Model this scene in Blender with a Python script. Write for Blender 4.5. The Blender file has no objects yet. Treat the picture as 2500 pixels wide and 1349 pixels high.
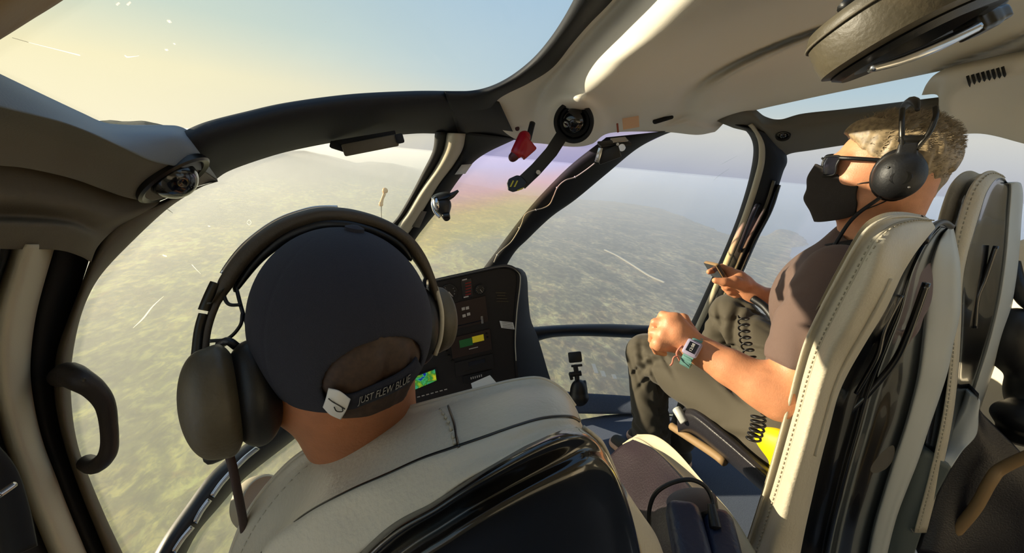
import bpy, bmesh, math, random
import numpy as np
from mathutils import Vector, Matrix
random.seed(7); rng = np.random.default_rng(7)
SC = bpy.context.scene
COL = SC.collection
W, H, FPX = 2500.0, 1349.0, 950.0
def nrm(v):
    v = np.array(v, float); return v/np.linalg.norm(v)
# ---------------------------------------------------------------- camera, in the cabin's own frame (x right, y forward, z up)
Y_ = nrm([-250, 175, -950.]); u_ = np.array([-math.sin(math.radians(11)), math.cos(math.radians(11)), 0])
Z_ = nrm(u_-Y_*np.dot(u_, Y_)); X_ = np.cross(Y_, Z_)
MC = np.array([X_, Y_, Z_]); CAM = np.array([0, 0, 1.25])
cam = bpy.data.cameras.new('camera'); camo = bpy.data.objects.new('camera', cam); COL.objects.link(camo)
m4 = Matrix.Identity(4)
for i in range(3):
    for j in range(3): m4[i][j] = MC[i][j]
    m4[i][3] = CAM[i]
camo.matrix_world = m4
cam.sensor_width = 36; cam.lens = 36*FPX/W; cam.clip_start = .02; cam.clip_end = 120000
SC.camera = camo
def ray(px, py): return MC @ np.array([(px-W/2)/FPX, (H/2-py)/FPX, -1.])
def D(px, py, d): return CAM+ray(px, py)*d
def AX(px, py, x): r = ray(px, py); return CAM+r*(x/r[0])
def AY(px, py, y): r = ray(px, py); return CAM+r*(y/r[1])
def AZ(px, py, z): r = ray(px, py); return CAM+r*((z-1.25)/r[2])
# true up outside (the helicopter banks left)
UPW = nrm(np.cross(ray(2300, 478), ray(300, 298)))
SUN = nrm([-0.9135, 0.4067, .37])
# ---------------------------------------------------------------- world, sun, exposure
SC.view_settings.view_transform = 'Standard'; SC.view_settings.look = 'None'
SC.view_settings.exposure = 0.42; SC.view_settings.gamma = 1.0; SC.view_settings.use_curve_mapping = False
w = bpy.data.worlds.new('sky'); SC.world = w; w.use_nodes = True
nt = w.node_tree; N = nt.nodes; L = nt.links
for n in list(N): N.remove(n)
wo = N.new('ShaderNodeOutputWorld'); bg = N.new('ShaderNodeBackground'); tc = N.new('ShaderNodeTexCoord')
def vdot(vec):
    d = N.new('ShaderNodeVectorMath'); d.operation = 'DOT_PRODUCT'; d.inputs[1].default_value = tuple(vec)
    L.new(tc.outputs['Generated'], d.inputs[0]); return d.outputs['Value']
def wramp(src, stops, lo, hi):
    mr = N.new('ShaderNodeMapRange'); mr.inputs['From Min'].default_value = lo; mr.inputs['From Max'].default_value = hi
    L.new(src, mr.inputs['Value']); r = N.new('ShaderNodeValToRGB'); e = r.color_ramp.elements
    while len(e) < len(stops): e.new(.5)
    for k, (p, c) in enumerate(stops): e[k].position = p; e[k].color = (*c, 1)
    L.new(mr.outputs[0], r.inputs[0]); return r.outputs[0]
def s2l(c): return tuple((x/255/12.92 if x/255 <= .04045 else ((x/255+.055)/1.055)**2.4) for x in c)
el = vdot(UPW); az = vdot(SUN)
sky = wramp(el, [(0, s2l((172, 176, 186))), (.07, s2l((194, 196, 194))), (.12, s2l((208, 208, 198))), (.22, s2l((184, 202, 210))), (.5, s2l((158, 188, 212))), (1, s2l((124, 158, 196)))], 0, .75)
warm = wramp(el, [(0, s2l((255, 240, 200))), (.14, s2l((250, 236, 190))), (.27, s2l((204, 214, 194))), (.5, s2l((168, 192, 196))), (1, s2l((130, 160, 190)))], 0, .75)
mx = N.new('ShaderNodeMix'); mx.data_type = 'RGBA'
mr = N.new('ShaderNodeMapRange'); mr.interpolation_type = 'SMOOTHSTEP'; mr.inputs['From Min'].default_value = .12; mr.inputs['From Max'].default_value = .95
L.new(az, mr.inputs['Value']); L.new(mr.outputs[0], mx.inputs['Factor'])
L.new(sky, mx.inputs['A']); L.new(warm, mx.inputs['B']); L.new(mx.outputs['Result'], bg.inputs[0])
bg.inputs[1].default_value = .86
L.new(bg.outputs[0], wo.inputs[0])
sl = bpy.data.lights.new('sun', 'SUN'); sl.energy = 6.9; sl.angle = .009; sl.color = (1, .86, .64)
so = bpy.data.objects.new('sun', sl); COL.objects.link(so); so.location = (-30, 5, 12)
so.rotation_euler = Vector(tuple(SUN)).to_track_quat('Z', 'Y').to_euler()
SC.cycles.max_bounces = 8; SC.cycles.transparent_max_bounces = 16; SC.cycles.volume_bounces = 2
SC.cycles.caustics_reflective = False; SC.cycles.caustics_refractive = False
SC.cycles.sample_clamp_indirect = 4
# ---------------------------------------------------------------- materials
def mat(name, col, rough=.6, metal=0, noise=0, nscale=40, bump=0, bscale=200, spec=.5, coat=0, col2=None, sheen=0, sss=0, detail=4):
    m = bpy.data.materials.new(name); m.use_nodes = True
    n = m.node_tree.nodes; l = m.node_tree.links; b = n['Principled BSDF']
    c = s2l(col); b.inputs['Base Color'].default_value = (*c, 1)
    b.inputs['Roughness'].default_value = rough; b.inputs['Metallic'].default_value = metal
    b.inputs['Specular IOR Level'].default_value = spec; b.inputs['Coat Weight'].default_value = coat
    b.inputs['Sheen Weight'].default_value = sheen
    if sss: b.inputs['Subsurface Weight'].default_value = sss; b.inputs['Subsurface Radius'].default_value = (.012, .005, .003); b.inputs['Subsurface Scale'].default_value = 1
    t = n.new('ShaderNodeTexCoord')
    if noise or col2:
        x = n.new('ShaderNodeTexNoise'); x.inputs['Scale'].default_value = nscale; x.inputs['Detail'].default_value = detail
        l.new(t.outputs['Object'], x.inputs['Vector']); r = n.new('ShaderNodeValToRGB')
        r.color_ramp.elements[0].position = .35; r.color_ramp.elements[1].position = .65
        c2 = s2l(col2) if col2 else tuple(v*(1-noise) for v in c)
        r.color_ramp.elements[0].color = (*c2, 1); r.color_ramp.elements[1].color = (*c, 1)
        l.new(x.outputs['Fac'], r.inputs[0]); l.new(r.outputs[0], b.inputs['Base Color'])
    if bump:
        x = n.new('ShaderNodeTexNoise'); x.inputs['Scale'].default_value = bscale; x.inputs['Detail'].default_value = 3
        l.new(t.outputs['Object'], x.inputs['Vector']); bp = n.new('ShaderNodeBump'); bp.inputs['Strength'].default_value = bump; bp.inputs['Distance'].default_value = .002
        l.new(x.outputs['Fac'], bp.inputs['Height']); l.new(bp.outputs[0], b.inputs['Normal'])
    return m
MT = dict(
    navy=mat('navy_trim', (13, 15, 20), .7, bump=.15, bscale=600),
    taupe=mat('taupe_trim', (98, 90, 74), .75, bump=.2, bscale=500, noise=.08),
    slate=mat('slate_trim', (104, 98, 84), .7, bump=.2, bscale=500),
    cream=mat('cream_lining', (230, 222, 204), .55, bump=.12, bscale=500),
    creamtrim=mat('cream_post_trim', (190, 180, 154), .6, bump=.15, bscale=500),
    seal=mat('black_rubber_seal', (16, 15, 14), .8),
    black=mat('black_plastic', (14, 14, 15), .45, bump=.1, bscale=700),
    gloss=mat('gloss_black_shell', (9, 9, 10), .16, coat=.6),
    leather=mat('cream_leather', (196, 188, 168), .40, bump=.45, bscale=220, noise=.06, nscale=15),
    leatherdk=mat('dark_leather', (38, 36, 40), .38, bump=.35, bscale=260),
    stitch=mat('stitching', (176, 168, 148), .7),
    chrome=mat('bright_metal', (200, 200, 200), .22, metal=1),
    dkmetal=mat('dark_metal', (70, 68, 64), .35, metal=1),
    carpet=mat('blue_grey_carpet', (88, 98, 116), .95, noise=.3, nscale=300, bump=.6, bscale=900),
    panel=mat('panel_face', (22, 17, 15), .6, bump=.1, bscale=400),
    bezel=mat('radio_bezel', (44, 26, 18), .5),
    white=mat('white_paper', (222, 220, 214), .7),
    red=mat('red_plastic', (150, 12, 26), .35),
    yellow=mat('yellow_fabric', (240, 214, 6), .5, bump=.2, bscale=120),
    skin=mat('skin', (222, 154, 112), .5, noise=.12, nscale=60, bump=.2, bscale=350, sss=.12),
    skin2=mat('pilot_skin', (176, 112, 72), .55, noise=.12, nscale=60, bump=.25, bscale=350, sss=.1),
    shirt=mat('mauve_brown_shirt', (104, 84, 76), .85, bump=.3, bscale=900, sheen=.1),
    shirtnavy=mat('navy_shirt', (26, 32, 56), .85, bump=.3, bscale=900),
    trousers=mat('olive_grey_trousers', (74, 68, 54), .8, bump=.3, bscale=900, sheen=.1),
    cap=mat('navy_cap_cloth', (36, 37, 48), .9, bump=.4, bscale=1100, noise=.15, nscale=900),
    maskc=mat('charcoal_cloth', (52, 46, 42), .85, bump=.4, bscale=700),
    hair=mat('grey_blond_hair', (170, 148, 112), .5, noise=.5, nscale=120),
    hairdk=mat('dark_brown_hair', (64, 44, 30), .6, noise=.4, nscale=200),
    teal=mat('teal_rubber', (112, 160, 154), .5), lav=mat('lavender_resin', (166, 160, 186), .4),
    lcd=mat('dark_lcd', (22, 22, 30), .2), tan=mat('tan_trim', (150, 122, 84), .6, bump=.1),
    peach=mat('peach_paint', (230, 176, 116), .5), pink=mat('pink_cord', (206, 130, 110), .8),
    glare=mat('glareshield_top', (60, 60, 62), .4),
)
def glass(name, tint, veil, vcol, wash=None):
    """clear acrylic pane: transparent, faintly glossy, with a little dust that scatters light"""
    m = bpy.data.materials.new(name); m.use_nodes = True; n = m.node_tree.nodes; l = m.node_tree.links
    n.remove(n['Principled BSDF']); o = n['Material Output']
    tr = n.new('ShaderNodeBsdfTransparent'); tr.inputs[0].default_value = (*tint, 1)
    gl = n.new('ShaderNodeBsdfGlossy'); gl.inputs['Roughness'].default_value = .02
    di = n.new('ShaderNodeBsdfTranslucent'); di.inputs[0].default_value = (*vcol, 1)
    d2 = n.new('ShaderNodeBsdfDiffuse'); d2.inputs[0].default_value = (*vcol, 1)
    am = n.new('ShaderNodeMixShader'); am.inputs[0].default_value = .5; l.new(di.outputs[0], am.inputs[1]); l.new(d2.outputs[0], am.inputs[2])
    m1 = n.new('ShaderNodeMixShader'); m1.inputs[0].default_value = .015; l.new(tr.outputs[0], m1.inputs[1]); l.new(gl.outputs[0], m1.inputs[2])
    m2 = n.new('ShaderNodeMixShader'); l.new(m1.outputs[0], m2.inputs[1]); l.new(am.outputs[0], m2.inputs[2])
    t = n.new('ShaderNodeTexCoord'); x = n.new('ShaderNodeTexNoise'); x.inputs['Scale'].default_value = 3; x.inputs['Detail'].default_value = 5
    l.new(t.outputs['Object'], x.inputs['Vector'])
    mr = n.new('ShaderNodeMapRange'); mr.inputs['From Min'].default_value = .3; mr.inputs['From Max'].default_value = .7
    mr.inputs['To Min'].default_value = veil*.75; mr.inputs['To Max'].default_value = veil*1.25
    l.new(x.outputs['Fac'], mr.inputs['Value'])
    # tiny dried specks
    v = n.new('ShaderNodeTexVoronoi'); v.inputs['Scale'].default_value = 26; l.new(t.outputs['Object'], v.inputs['Vector'])
    lt = n.new('ShaderNodeMath'); lt.operation = 'LESS_THAN'; lt.inputs[1].default_value = .035; l.new(v.outputs['Distance'], lt.inputs[0])
    ml = n.new('ShaderNodeMath'); ml.operation = 'MULTIPLY'; ml.inputs[1].default_value = .10; l.new(lt.outputs[0], ml.inputs[0])
    ad = n.new('ShaderNodeMath'); ad.operation = 'ADD'; l.new(mr.outputs[0], ad.inputs[0]); l.new(ml.outputs[0], ad.inputs[1])
    l.new(ad.outputs[0], m2.inputs[0]); l.new(m2.outputs[0], o.inputs['Surface'])
    if wash:   # coloured sheen of the pane, painted into its transparent tint
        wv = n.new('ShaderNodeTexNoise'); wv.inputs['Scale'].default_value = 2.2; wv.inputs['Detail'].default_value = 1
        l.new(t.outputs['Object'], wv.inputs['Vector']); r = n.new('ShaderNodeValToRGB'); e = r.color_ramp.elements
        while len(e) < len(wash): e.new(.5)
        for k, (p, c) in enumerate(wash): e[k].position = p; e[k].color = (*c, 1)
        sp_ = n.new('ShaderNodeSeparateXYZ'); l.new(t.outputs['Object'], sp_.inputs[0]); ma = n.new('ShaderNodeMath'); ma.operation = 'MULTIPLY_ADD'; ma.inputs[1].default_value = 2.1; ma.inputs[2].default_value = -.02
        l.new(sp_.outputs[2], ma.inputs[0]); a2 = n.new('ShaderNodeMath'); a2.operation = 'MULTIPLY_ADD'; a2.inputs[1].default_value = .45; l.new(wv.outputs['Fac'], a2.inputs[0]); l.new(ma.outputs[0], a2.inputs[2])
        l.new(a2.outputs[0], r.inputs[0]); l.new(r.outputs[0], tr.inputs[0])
    return m
MT['glass'] = glass('clear_acrylic', (.98, .98, .96), .05, (.95, .92, .74))
MT['glassroof'] = glass('roof_acrylic', (.95, .97, .98), .03, (.9, .9, .85))
MT['glasspink'] = glass('sheen_tint_acrylic', (1, .95, .95), .06, (.9, .85, .8), wash=[(.0, (.97, .97, .95)), (.16, (1, .97, .82)), (.34, (1, .93, .76)), (.46, (1, .86, .78)), (.6, (1, .82, .88)), (.78, (.86, .82, 1))])
MT['glassright'] = glass('right_acrylic', (.97, .97, .99), .03, (.85, .86, .9))
# ---------------------------------------------------------------- objects
def wl(o):
    v = Vector((0, 0, 0))
    while o is not None: v += o.location; o = o.parent
    return v
def link(name, me, m, parent=None):
    o = bpy.data.objects.new(name, me); COL.objects.link(o)
    if m is not None: me.materials.append(m)
    if parent is not None: o.parent = parent
    return o
def mk(name, V, Fc, m, parent=None, smooth=True):
    V = np.asarray(V, float)
    b = np.array(wl(parent)) if parent is not None else V.mean(0)
    me = bpy.data.meshes.new(name); me.from_pydata((V-b).tolist(), [], [list(map(int, f)) for f in Fc]); me.update()
    bm = bmesh.new(); bm.from_mesh(me); bmesh.ops.remove_doubles(bm, verts=bm.verts, dist=1e-6); bmesh.ops.recalc_face_normals(bm, faces=bm.faces); bm.to_mesh(me); bm.free()
    if smooth: me.polygons.foreach_set('use_smooth', [True]*len(me.polygons))
    o = link(name, me, m, parent)
    if parent is None: o.location = tuple(b)
    return o
def tag(o, label, cat, group=None, kind=None):
    o['label'] = label; o['category'] = cat
    if group: o['group'] = group
    if kind: o['kind'] = kind
    return o
def struct(o, label=None):
    o['kind'] = 'structure'
    if label: o['label'] = label
    return o
def thing(name, label, cat, loc, group=None):
    o = bpy.data.objects.new(name, None); COL.objects.link(o); o.location = tuple(loc); o.empty_display_size = .05
    return tag(o, label, cat, group)
def sharp(o, ang=.6):
    md = o.modifiers.new('e', 'EDGE_SPLIT'); md.split_angle = ang; return o
def cr(P, n):
    """Catmull-Rom through P, n points evenly along the arc"""
    P = np.asarray(P, float)
    if len(P) == 2: t = np.linspace(0, 1, n)[:, None]; return P[0]*(1-t)+P[1]*t
    Q = np.vstack([2*P[0]-P[1], P, 2*P[-1]-P[-2]]); out = []
    for i in range(1, len(Q)-2):
        t = np.linspace(0, 1, 16, endpoint=False)[:, None]; a, b, c, d = Q[i-1], Q[i], Q[i+1], Q[i+2]
        out.append(.5*((2*b)+(c-a)*t+(2*a-5*b+4*c-d)*t**2+(3*b-a-3*c+d)*t**3))
    out = np.vstack(out+[P[-1:]]); s = np.r_[0, np.cumsum(np.linalg.norm(np.diff(out, axis=0), axis=1))]
    k = np.linspace(0, s[-1], n); return np.stack([np.interp(k, s, out[:, j]) for j in range(out.shape[1])], 1)
def crk(P, n):
    """Catmull-Rom with the same number of steps per control interval (keeps columns aligned)"""
    P = np.asarray(P, float); Q = np.vstack([2*P[0]-P[1], P, 2*P[-1]-P[-2]]); k = len(P)-1
    u = np.linspace(0, k, n); i = np.minimum(u.astype(int), k-1); t = (u-i)[:, None]
    a, b, c, d = Q[i], Q[i+1], Q[i+2], Q[i+3]
    return .5*((2*b)+(c-a)*t+(2*a-5*b+4*c-d)*t**2+(3*b-a-3*c+d)*t**3)
# the cabin's skin: a superellipsoid
SX, SA, SB, SZ, SCC, SP = .5, 1.2, 2.05, .75, .84, 2.6
def shellf(p, inset):
    y = np.maximum(p[..., 1], 0)
    return (np.abs(p[..., 0]-SX)/(SA-inset))**SP+(y/(SB-inset))**SP+(np.abs(p[..., 2]-SZ)/(np.where(p[..., 2] > SZ, SCC, 1.15)-inset))**SP
def S(px, py, inset=0.):
    px, py, inset = np.broadcast_arrays(np.asarray(px, float), np.asarray(py, float), np.asarray(inset, float))
    v = np.stack([(px-W/2)/FPX, (H/2-py)/FPX, -np.ones_like(px)], -1); r = v@MC.T
    lo = np.zeros(px.shape); hi = np.full(px.shape, 8.)
    for _ in range(40):
        mid = (lo+hi)/2; f = shellf(CAM+r*mid[..., None], inset) < 1
        lo = np.where(f, mid, lo); hi = np.where(f, hi, mid)
    return CAM+r*lo[..., None]
def grid_faces(n, m, closed=False, off=0):
    F_ = []
    for i in range(n-1):
        for j in range(m if closed else m-1):
            a = i*m+j; b = i*m+(j+1) % m; F_.append((off+a, off+b, off+b+m, off+a+m))
    return F_
def strip(name, A, B, m, parent=None, n=60, k=9, base=.01, bulge=.02, back=-.02, n_=None, prof=None):
    """a frame member lying along the skin between two edge lines, rounded inward, closed behind"""
    A = cr(A, n); B = cr(B, n); t = np.linspace(0, 1, k)
    pr = base+bulge*(np.sin(np.pi*t)**.6) if prof is None else base+np.interp(t, *prof)
    ins = np.r_[pr, [back]*3]; tt = np.r_[t, [1, .5, 0]]
    P = A[:, None, :]*(1-tt)[None, :, None]+B[:, None, :]*tt[None, :, None]
    V = S(P[..., 0], P[..., 1], np.broadcast_to(ins, P.shape[:2])); M_ = len(tt)
    Fc = grid_faces(n, M_, True)+[tuple(range(M_)), tuple(range((n-1)*M_, n*M_))[::-1]]
    return mk(name, V.reshape(-1, 3), Fc, m, parent)
def closed_sheet(name, G, G2, m, parent=None):
    """two grids (front and back) joined round the rim"""
    n, k = G.shape[:2]; V = np.vstack([G.reshape(-1, 3), G2.reshape(-1, 3)]); o = n*k
    Fc = grid_faces(n, k)+[f[::-1] for f in grid_faces(n, k, off=o)]
    rim = [(0, j) for j in range(k)]+[(i, k-1) for i in range(1, n)]+[(n-1, j) for j in range(k-2, -1, -1)]+[(i, 0) for i in range(n-2, 0, -1)]
    for a, b in zip(rim, rim[1:]+rim[:1]):
        ia = a[0]*k+a[1]; ib = b[0]*k+b[1]; Fc.append((ia, ia+o, ib+o, ib))
    return mk(name, V, Fc, m, parent)
def patch(name, rows, m, parent=None, n=60, k=30, back=-.02, fn=None):
    """rows: lists of (px, py, inset) aligned column by column; lofted on the skin"""
    R = np.array([crk(np.array(r, float), n) for r in rows]); G = np.stack([crk(R[:, i], k) for i in range(n)], 1)
    ins = G[..., 2].copy()
    if fn is not None: ins = fn(G[..., 0], G[..., 1], ins)
    return closed_sheet(name, S(G[..., 0], G[..., 1], ins), S(G[..., 0], G[..., 1], np.full(ins.shape, back)), m, parent)
def loft(name, rows, m, parent=None, n=50, k=20, thick=None, close=False, smoothk=True):
    """rows of 3D points aligned by column"""
    R = np.array([crk(np.array(r, float), n) for r in rows]); G = np.stack([crk(R[:, i], k) for i in range(n)], 1)
    if thick is None: return mk(name, G.reshape(-1, 3), grid_faces(k, n), m, parent)
    return closed_sheet(name, G, G+np.array(thick), m, parent)
def tube(name, P, r, m, parent=None, n=40, k=10, spline=True):
    P = np.asarray(P, float); P = cr(P, n) if spline else P; n = len(P)
    R = np.interp(np.linspace(0, 1, n), np.linspace(0, 1, len(r)), r) if hasattr(r, '__len__') else np.full(n, r)
    T = np.gradient(P, axis=0); T /= np.linalg.norm(T, axis=1)[:, None]+1e-12
    a = np.array([0, 0, 1.]) if abs(T[0][2]) < .9 else np.array([1., 0, 0]); V = []
    u = nrm(np.cross(T[0], a))
    for i in range(n):
        u = nrm(u-T[i]*np.dot(u, T[i])); v = np.cross(T[i], u)
        for j in range(k):
            q = 2*math.pi*j/k; V.append(P[i]+R[i]*(math.cos(q)*u+math.sin(q)*v))
    return mk(name, V, grid_faces(n, k, True)+[tuple(range(k)), tuple(range((n-1)*k, n*k))[::-1]], m, parent)
def frame(z, x=None):
    z = nrm(z); x = np.array([1, 0, 0.]) if x is None else np.array(x, float); x = nrm(x-z*np.dot(x, z)); return np.stack([x, np.cross(z, x), z], 1)
def boxm(name, c, R, size, m, parent=None, bev=.003, seg=2, taper=1.):
    """bevelled box, R's columns are its axes"""
    bm = bmesh.new(); bmesh.ops.create_cube(bm, size=1)
    for v in bm.verts:
        t = taper if v.co.z > 0 else 1.; v.co = Vector((v.co.x*size[0]*t, v.co.y*size[1]*t, v.co.z*size[2]))
    if bev: bmesh.ops.bevel(bm, geom=bm.edges[:], offset=bev, segments=seg, profile=.5, affect='EDGES')
    V = np.array([v.co[:] for v in bm.verts])@np.array(R).T+np.array(c); Fc = [[v.index for v in f.verts] for f in bm.faces]; bm.free()
    return sharp(mk(name, V, Fc, m, parent))
def lathe(name, c, axis, prof, m, parent=None, k=32, sx=1., x=None):
    """profile (radius, height) turned about axis at c; sx stretches along x"""
    R = frame(axis, x); V = []
    for r, h in prof:
        for j in range(k):
            q = 2*math.pi*j/k; V.append(np.array(c)+R@np.array([r*math.cos(q)*sx, r*math.sin(q), h]))
    n = len(prof)
    return sharp(mk(name, V, grid_faces(n, k, True)+[tuple(range(k)), tuple(range((n-1)*k, n*k))[::-1]], m, parent), .7)
def prism(name, P, d, m, parent=None, bev=0):
    """outline P (3D, planar) pushed along vector d"""
    P = np.asarray(P, float); n = len(P); V = np.vstack([P, P+np.array(d)])
    Fc = [tuple(range(n)), tuple(range(n, 2*n))[::-1]]+[(i, i+n, (i+1) % n+n, (i+1) % n) for i in range(n)]
    o = mk(name, V, Fc, m, parent, smooth=False)
    if bev:
        md = o.modifiers.new('b', 'BEVEL'); md.width = bev; md.segments = 3; md.limit_method = 'ANGLE'
    return o
def text(name, s, c, R, size, m, parent=None, shear=0., depth=.0004, squash=1., fit=None):
    """lettering as flat raised mesh; R columns: along, up, out"""
    cu = bpy.data.curves.new('t', 'FONT'); cu.body = s; cu.size = size; cu.extrude = depth; cu.shear = shear; cu.align_x = 'CENTER'; cu.align_y = 'CENTER'; cu.resolution_u = 3
    o = bpy.data.objects.new('t', cu); COL.objects.link(o); dg = bpy.context.evaluated_depsgraph_get(); me = o.evaluated_get(dg).to_mesh()
    V = np.array([v.co[:] for v in me.vertices]); Fc = [list(p.vertices) for p in me.polygons]; o.evaluated_get(dg).to_mesh_clear()
    bpy.data.objects.remove(o); V[:, 0] *= squash
    V = fit(V) if fit else V@np.array(R).T+np.array(c)
    return mk(name, V, Fc, m, parent, smooth=False)
# ---------------------------------------------------------------- blended solids: signed distance fields turned into one mesh
def sCap(a, b, ra, rb):
    a, b = np.array(a, float), np.array(b, float)
    def f(p):
        ab = b-a; t = np.clip(((p-a)@ab)/max(ab@ab, 1e-12), 0, 1); return np.linalg.norm(p-a-t[..., None]*ab, axis=-1)-(ra+(rb-ra)*t)
    r = max(ra, rb); f.lo = np.minimum(a, b)-r; f.hi = np.maximum(a, b)+r; return f
def sEll(c, R, rad):
    c = np.array(c, float); R = np.array(R, float); rad = np.array(rad, float)
    def f(p):
        q = (p-c)@R; k0 = np.linalg.norm(q/rad, axis=-1); k1 = np.linalg.norm(q/rad**2, axis=-1); return k0*(k0-1)/np.maximum(k1, 1e-9)
    r = rad.max(); f.lo = c-r; f.hi = c+r; return f
def sBox(c, R, half, rnd):
    c = np.array(c, float); R = np.array(R, float); half = np.array(half, float)
    def f(p):
        q = np.abs((p-c)@R)-(half-rnd); return np.linalg.norm(np.maximum(q, 0), axis=-1)+np.minimum(q.max(-1), 0)-rnd
    r = np.linalg.norm(half); f.lo = c-r; f.hi = c+r; return f
def sdf_mesh(name, prims, vox, m, parent=None, post=None, pad=.02):
    """prims: (op, k, f) with op '+', '-', '&'; smooth blends of radius k; surface nets"""
    lo = np.min([f.lo for o, k, f in prims if o == '+'], 0)-pad; hi = np.max([f.hi for o, k, f in prims if o == '+'], 0)+pad
    n = np.ceil((hi-lo)/vox).astype(int)+1; ax = [lo[i]+vox*np.arange(n[i]) for i in range(3)]
    G = np.full(n, 1., np.float32)
    for o, k, f in prims:
        if o == '+':
            a = np.clip(((f.lo-lo-pad-k)/vox).astype(int), 0, n-1); b = np.clip(((f.hi-lo+pad+k)/vox).astype(int)+2, 1, n)
        else: a = np.zeros(3, int); b = n
        sl_ = tuple(slice(a[i], b[i]) for i in range(3))
        P = np.stack(np.meshgrid(*[ax[i][a[i]:b[i]] for i in range(3)], indexing='ij'), -1); d = f(P); g = G[sl_]
        if o == '+': h = np.maximum(k-np.abs(g-d), 0)/max(k, 1e-9); r = np.minimum(g, d)-h*h*k*.25
        else:
            e = -d if o == '-' else d; h = np.maximum(k-np.abs(g-e), 0)/max(k, 1e-9); r = np.maximum(g, e)+h*h*k*.25
        G[sl_] = r
    if post is not None:
        P = np.stack(np.meshgrid(*ax, indexing='ij'), -1); G = post(P, G)
    s = G < 0; c8 = [s[i:n[0]-1+i, j:n[1]-1+j, k:n[2]-1+k] for i in (0, 1) for j in (0, 1) for k in (0, 1)]
    cnt = np.sum(c8, 0); act = (cnt > 0) & (cnt < 8); idx = np.full(act.shape, -1); ijk = np.argwhere(act); idx[act] = np.arange(len(ijk))
    acc = np.zeros((len(ijk), 3)); cc = np.zeros(len(ijk))
    cor = [np.array((i, j, k)) for i in (0, 1) for j in (0, 1) for k in (0, 1)]
    for a in range(8):
        for b in range(a+1, 8):
            if np.abs(cor[a]-cor[b]).sum() != 1: continue
            ga = G[tuple((ijk+cor[a]).T)]; gb = G[tuple((ijk+cor[b]).T)]; x = (ga < 0) != (gb < 0)
            t = np.where(x, ga/np.where(x, ga-gb, 1), 0); acc += x[:, None]*(cor[a]+t[:, None]*(cor[b]-cor[a])); cc += x
    V = lo+vox*(ijk+acc/cc[:, None]); Fc = []
    for d in range(3):
        e = np.eye(3, dtype=int)[d]; u = np.eye(3, dtype=int)[(d+1) % 3]; v = np.eye(3, dtype=int)[(d+2) % 3]
        a = s[:-1, :-1, :-1]; b = s[e[0]:n[0]-1+e[0], e[1]:n[1]-1+e[1], e[2]:n[2]-1+e[2]]
        q = np.argwhere(a != b); q = q[(q[:, (d+1) % 3] > 0) & (q[:, (d+2) % 3] > 0)]
        f4 = np.stack([idx[tuple(q.T)], idx[tuple((q-u).T)], idx[tuple((q-u-v).T)], idx[tuple((q-v).T)]], 1)
        fl = a[tuple(q.T)]; f4[~fl] = f4[~fl][:, ::-1]; Fc.append(f4)
    Fc = np.vstack(Fc); Fc = Fc[(Fc >= 0).all(1)]
    b = np.array(wl(parent)) if parent is not None else V.mean(0)
    me = bpy.data.meshes.new(name); me.vertices.add(len(V)); me.vertices.foreach_set('co', (V-b).ravel())
    me.loops.add(len(Fc)*4); me.loops.foreach_set('vertex_index', Fc.ravel()); me.polygons.add(len(Fc))
    me.polygons.foreach_set('loop_start', np.arange(len(Fc))*4); me.polygons.foreach_set('use_smooth', [True]*len(Fc)); me.update(calc_edges=True); me.validate()
    o = link(name, me, m, parent)
    if parent is None: o.location = tuple(b)
    md = o.modifiers.new('s', 'SMOOTH'); md.factor = .5; md.iterations = 3
    return o
# ================================================================ the place outside
GH = 700.; GUP = UPW; gf = nrm(MC@np.array([0, 0, -1.])); gf = nrm(gf-GUP*(gf@GUP)); gr = np.cross(gf, GUP)
def ground2(px, py):
    r = ray(px, py); t = GH/max(-(r@GUP), 1e-3); p = r*t; return np.array([p@gr, p@gf])
def gpos(g, h): return CAM+g[..., :1]*gr+g[..., 1:2]*gf+(h-GH)[..., None]*GUP
coast = [(1110, 445), (1170, 455), (1280, 478), (1400, 487), (1500, 493), (1620, 512), (1700, 545), (1790, 578), (1870, 580), (1915, 573), (1975, 597), (1935, 606), (1925, 622), (1945, 655), (1990, 700), (2100, 790), (2400, 900)]
cp = np.array([ground2(*c) for c in coast]); poly = np.vstack([cp, [[9000, -20000], [-90000, -20000], [-90000, 60000], [-9000, 60000]]])
def inside(p):
    x, y = p[..., 0], p[..., 1]; c = np.zeros(x.shape, bool); n = len(poly)
    for i in range(n):
        a, b = poly[i], poly[i-1]; k = ((a[1] > y) != (b[1] > y)) & (x < (b[0]-a[0])*(y-a[1])/(b[1]-a[1]+1e-9)+a[0]); c ^= k
    return c
def vnoise(x, y, seed=0):
    xi, yi = np.floor(x).astype(int), np.floor(y).astype(int); fx, fy = x-xi, y-yi; fx = fx*fx*(3-2*fx); fy = fy*fy*(3-2*fy)
    def h(a, b): n = np.sin(a*127.1+b*311.7+seed*74.7)*43758.5453; return n-np.floor(n)
    return (h(xi, yi)*(1-fx)+h(xi+1, yi)*fx)*(1-fy)+(h(xi, yi+1)*(1-fx)+h(xi+1, yi+1)*fx)*fy
def fbm(x, y, o=5, seed=0):
    return sum(vnoise(x*2**k, y*2**k, seed+k)*.5**k for k in range(o))/(2-.5**(o-1))
crest = np.array([(-400, 330), (200, 302), (270, 296), (300, 299), (350, 297), (400, 308), (560, 352), (640, 378), (700, 372), (745, 371), (800, 384), (870, 407), (905, 402), (960, 404), (1010, 418), (1060, 442), (1100, 452), (1160, 462)], float)
cphi, cel = [], []
for a, b in crest:
    r = ray(a, b); e = r@GUP; h = r-GUP*e; cphi.append(math.atan2(h@gr, h@gf)); cel.append(e/np.linalg.norm(h))
nr, na = 420, 520
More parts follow.
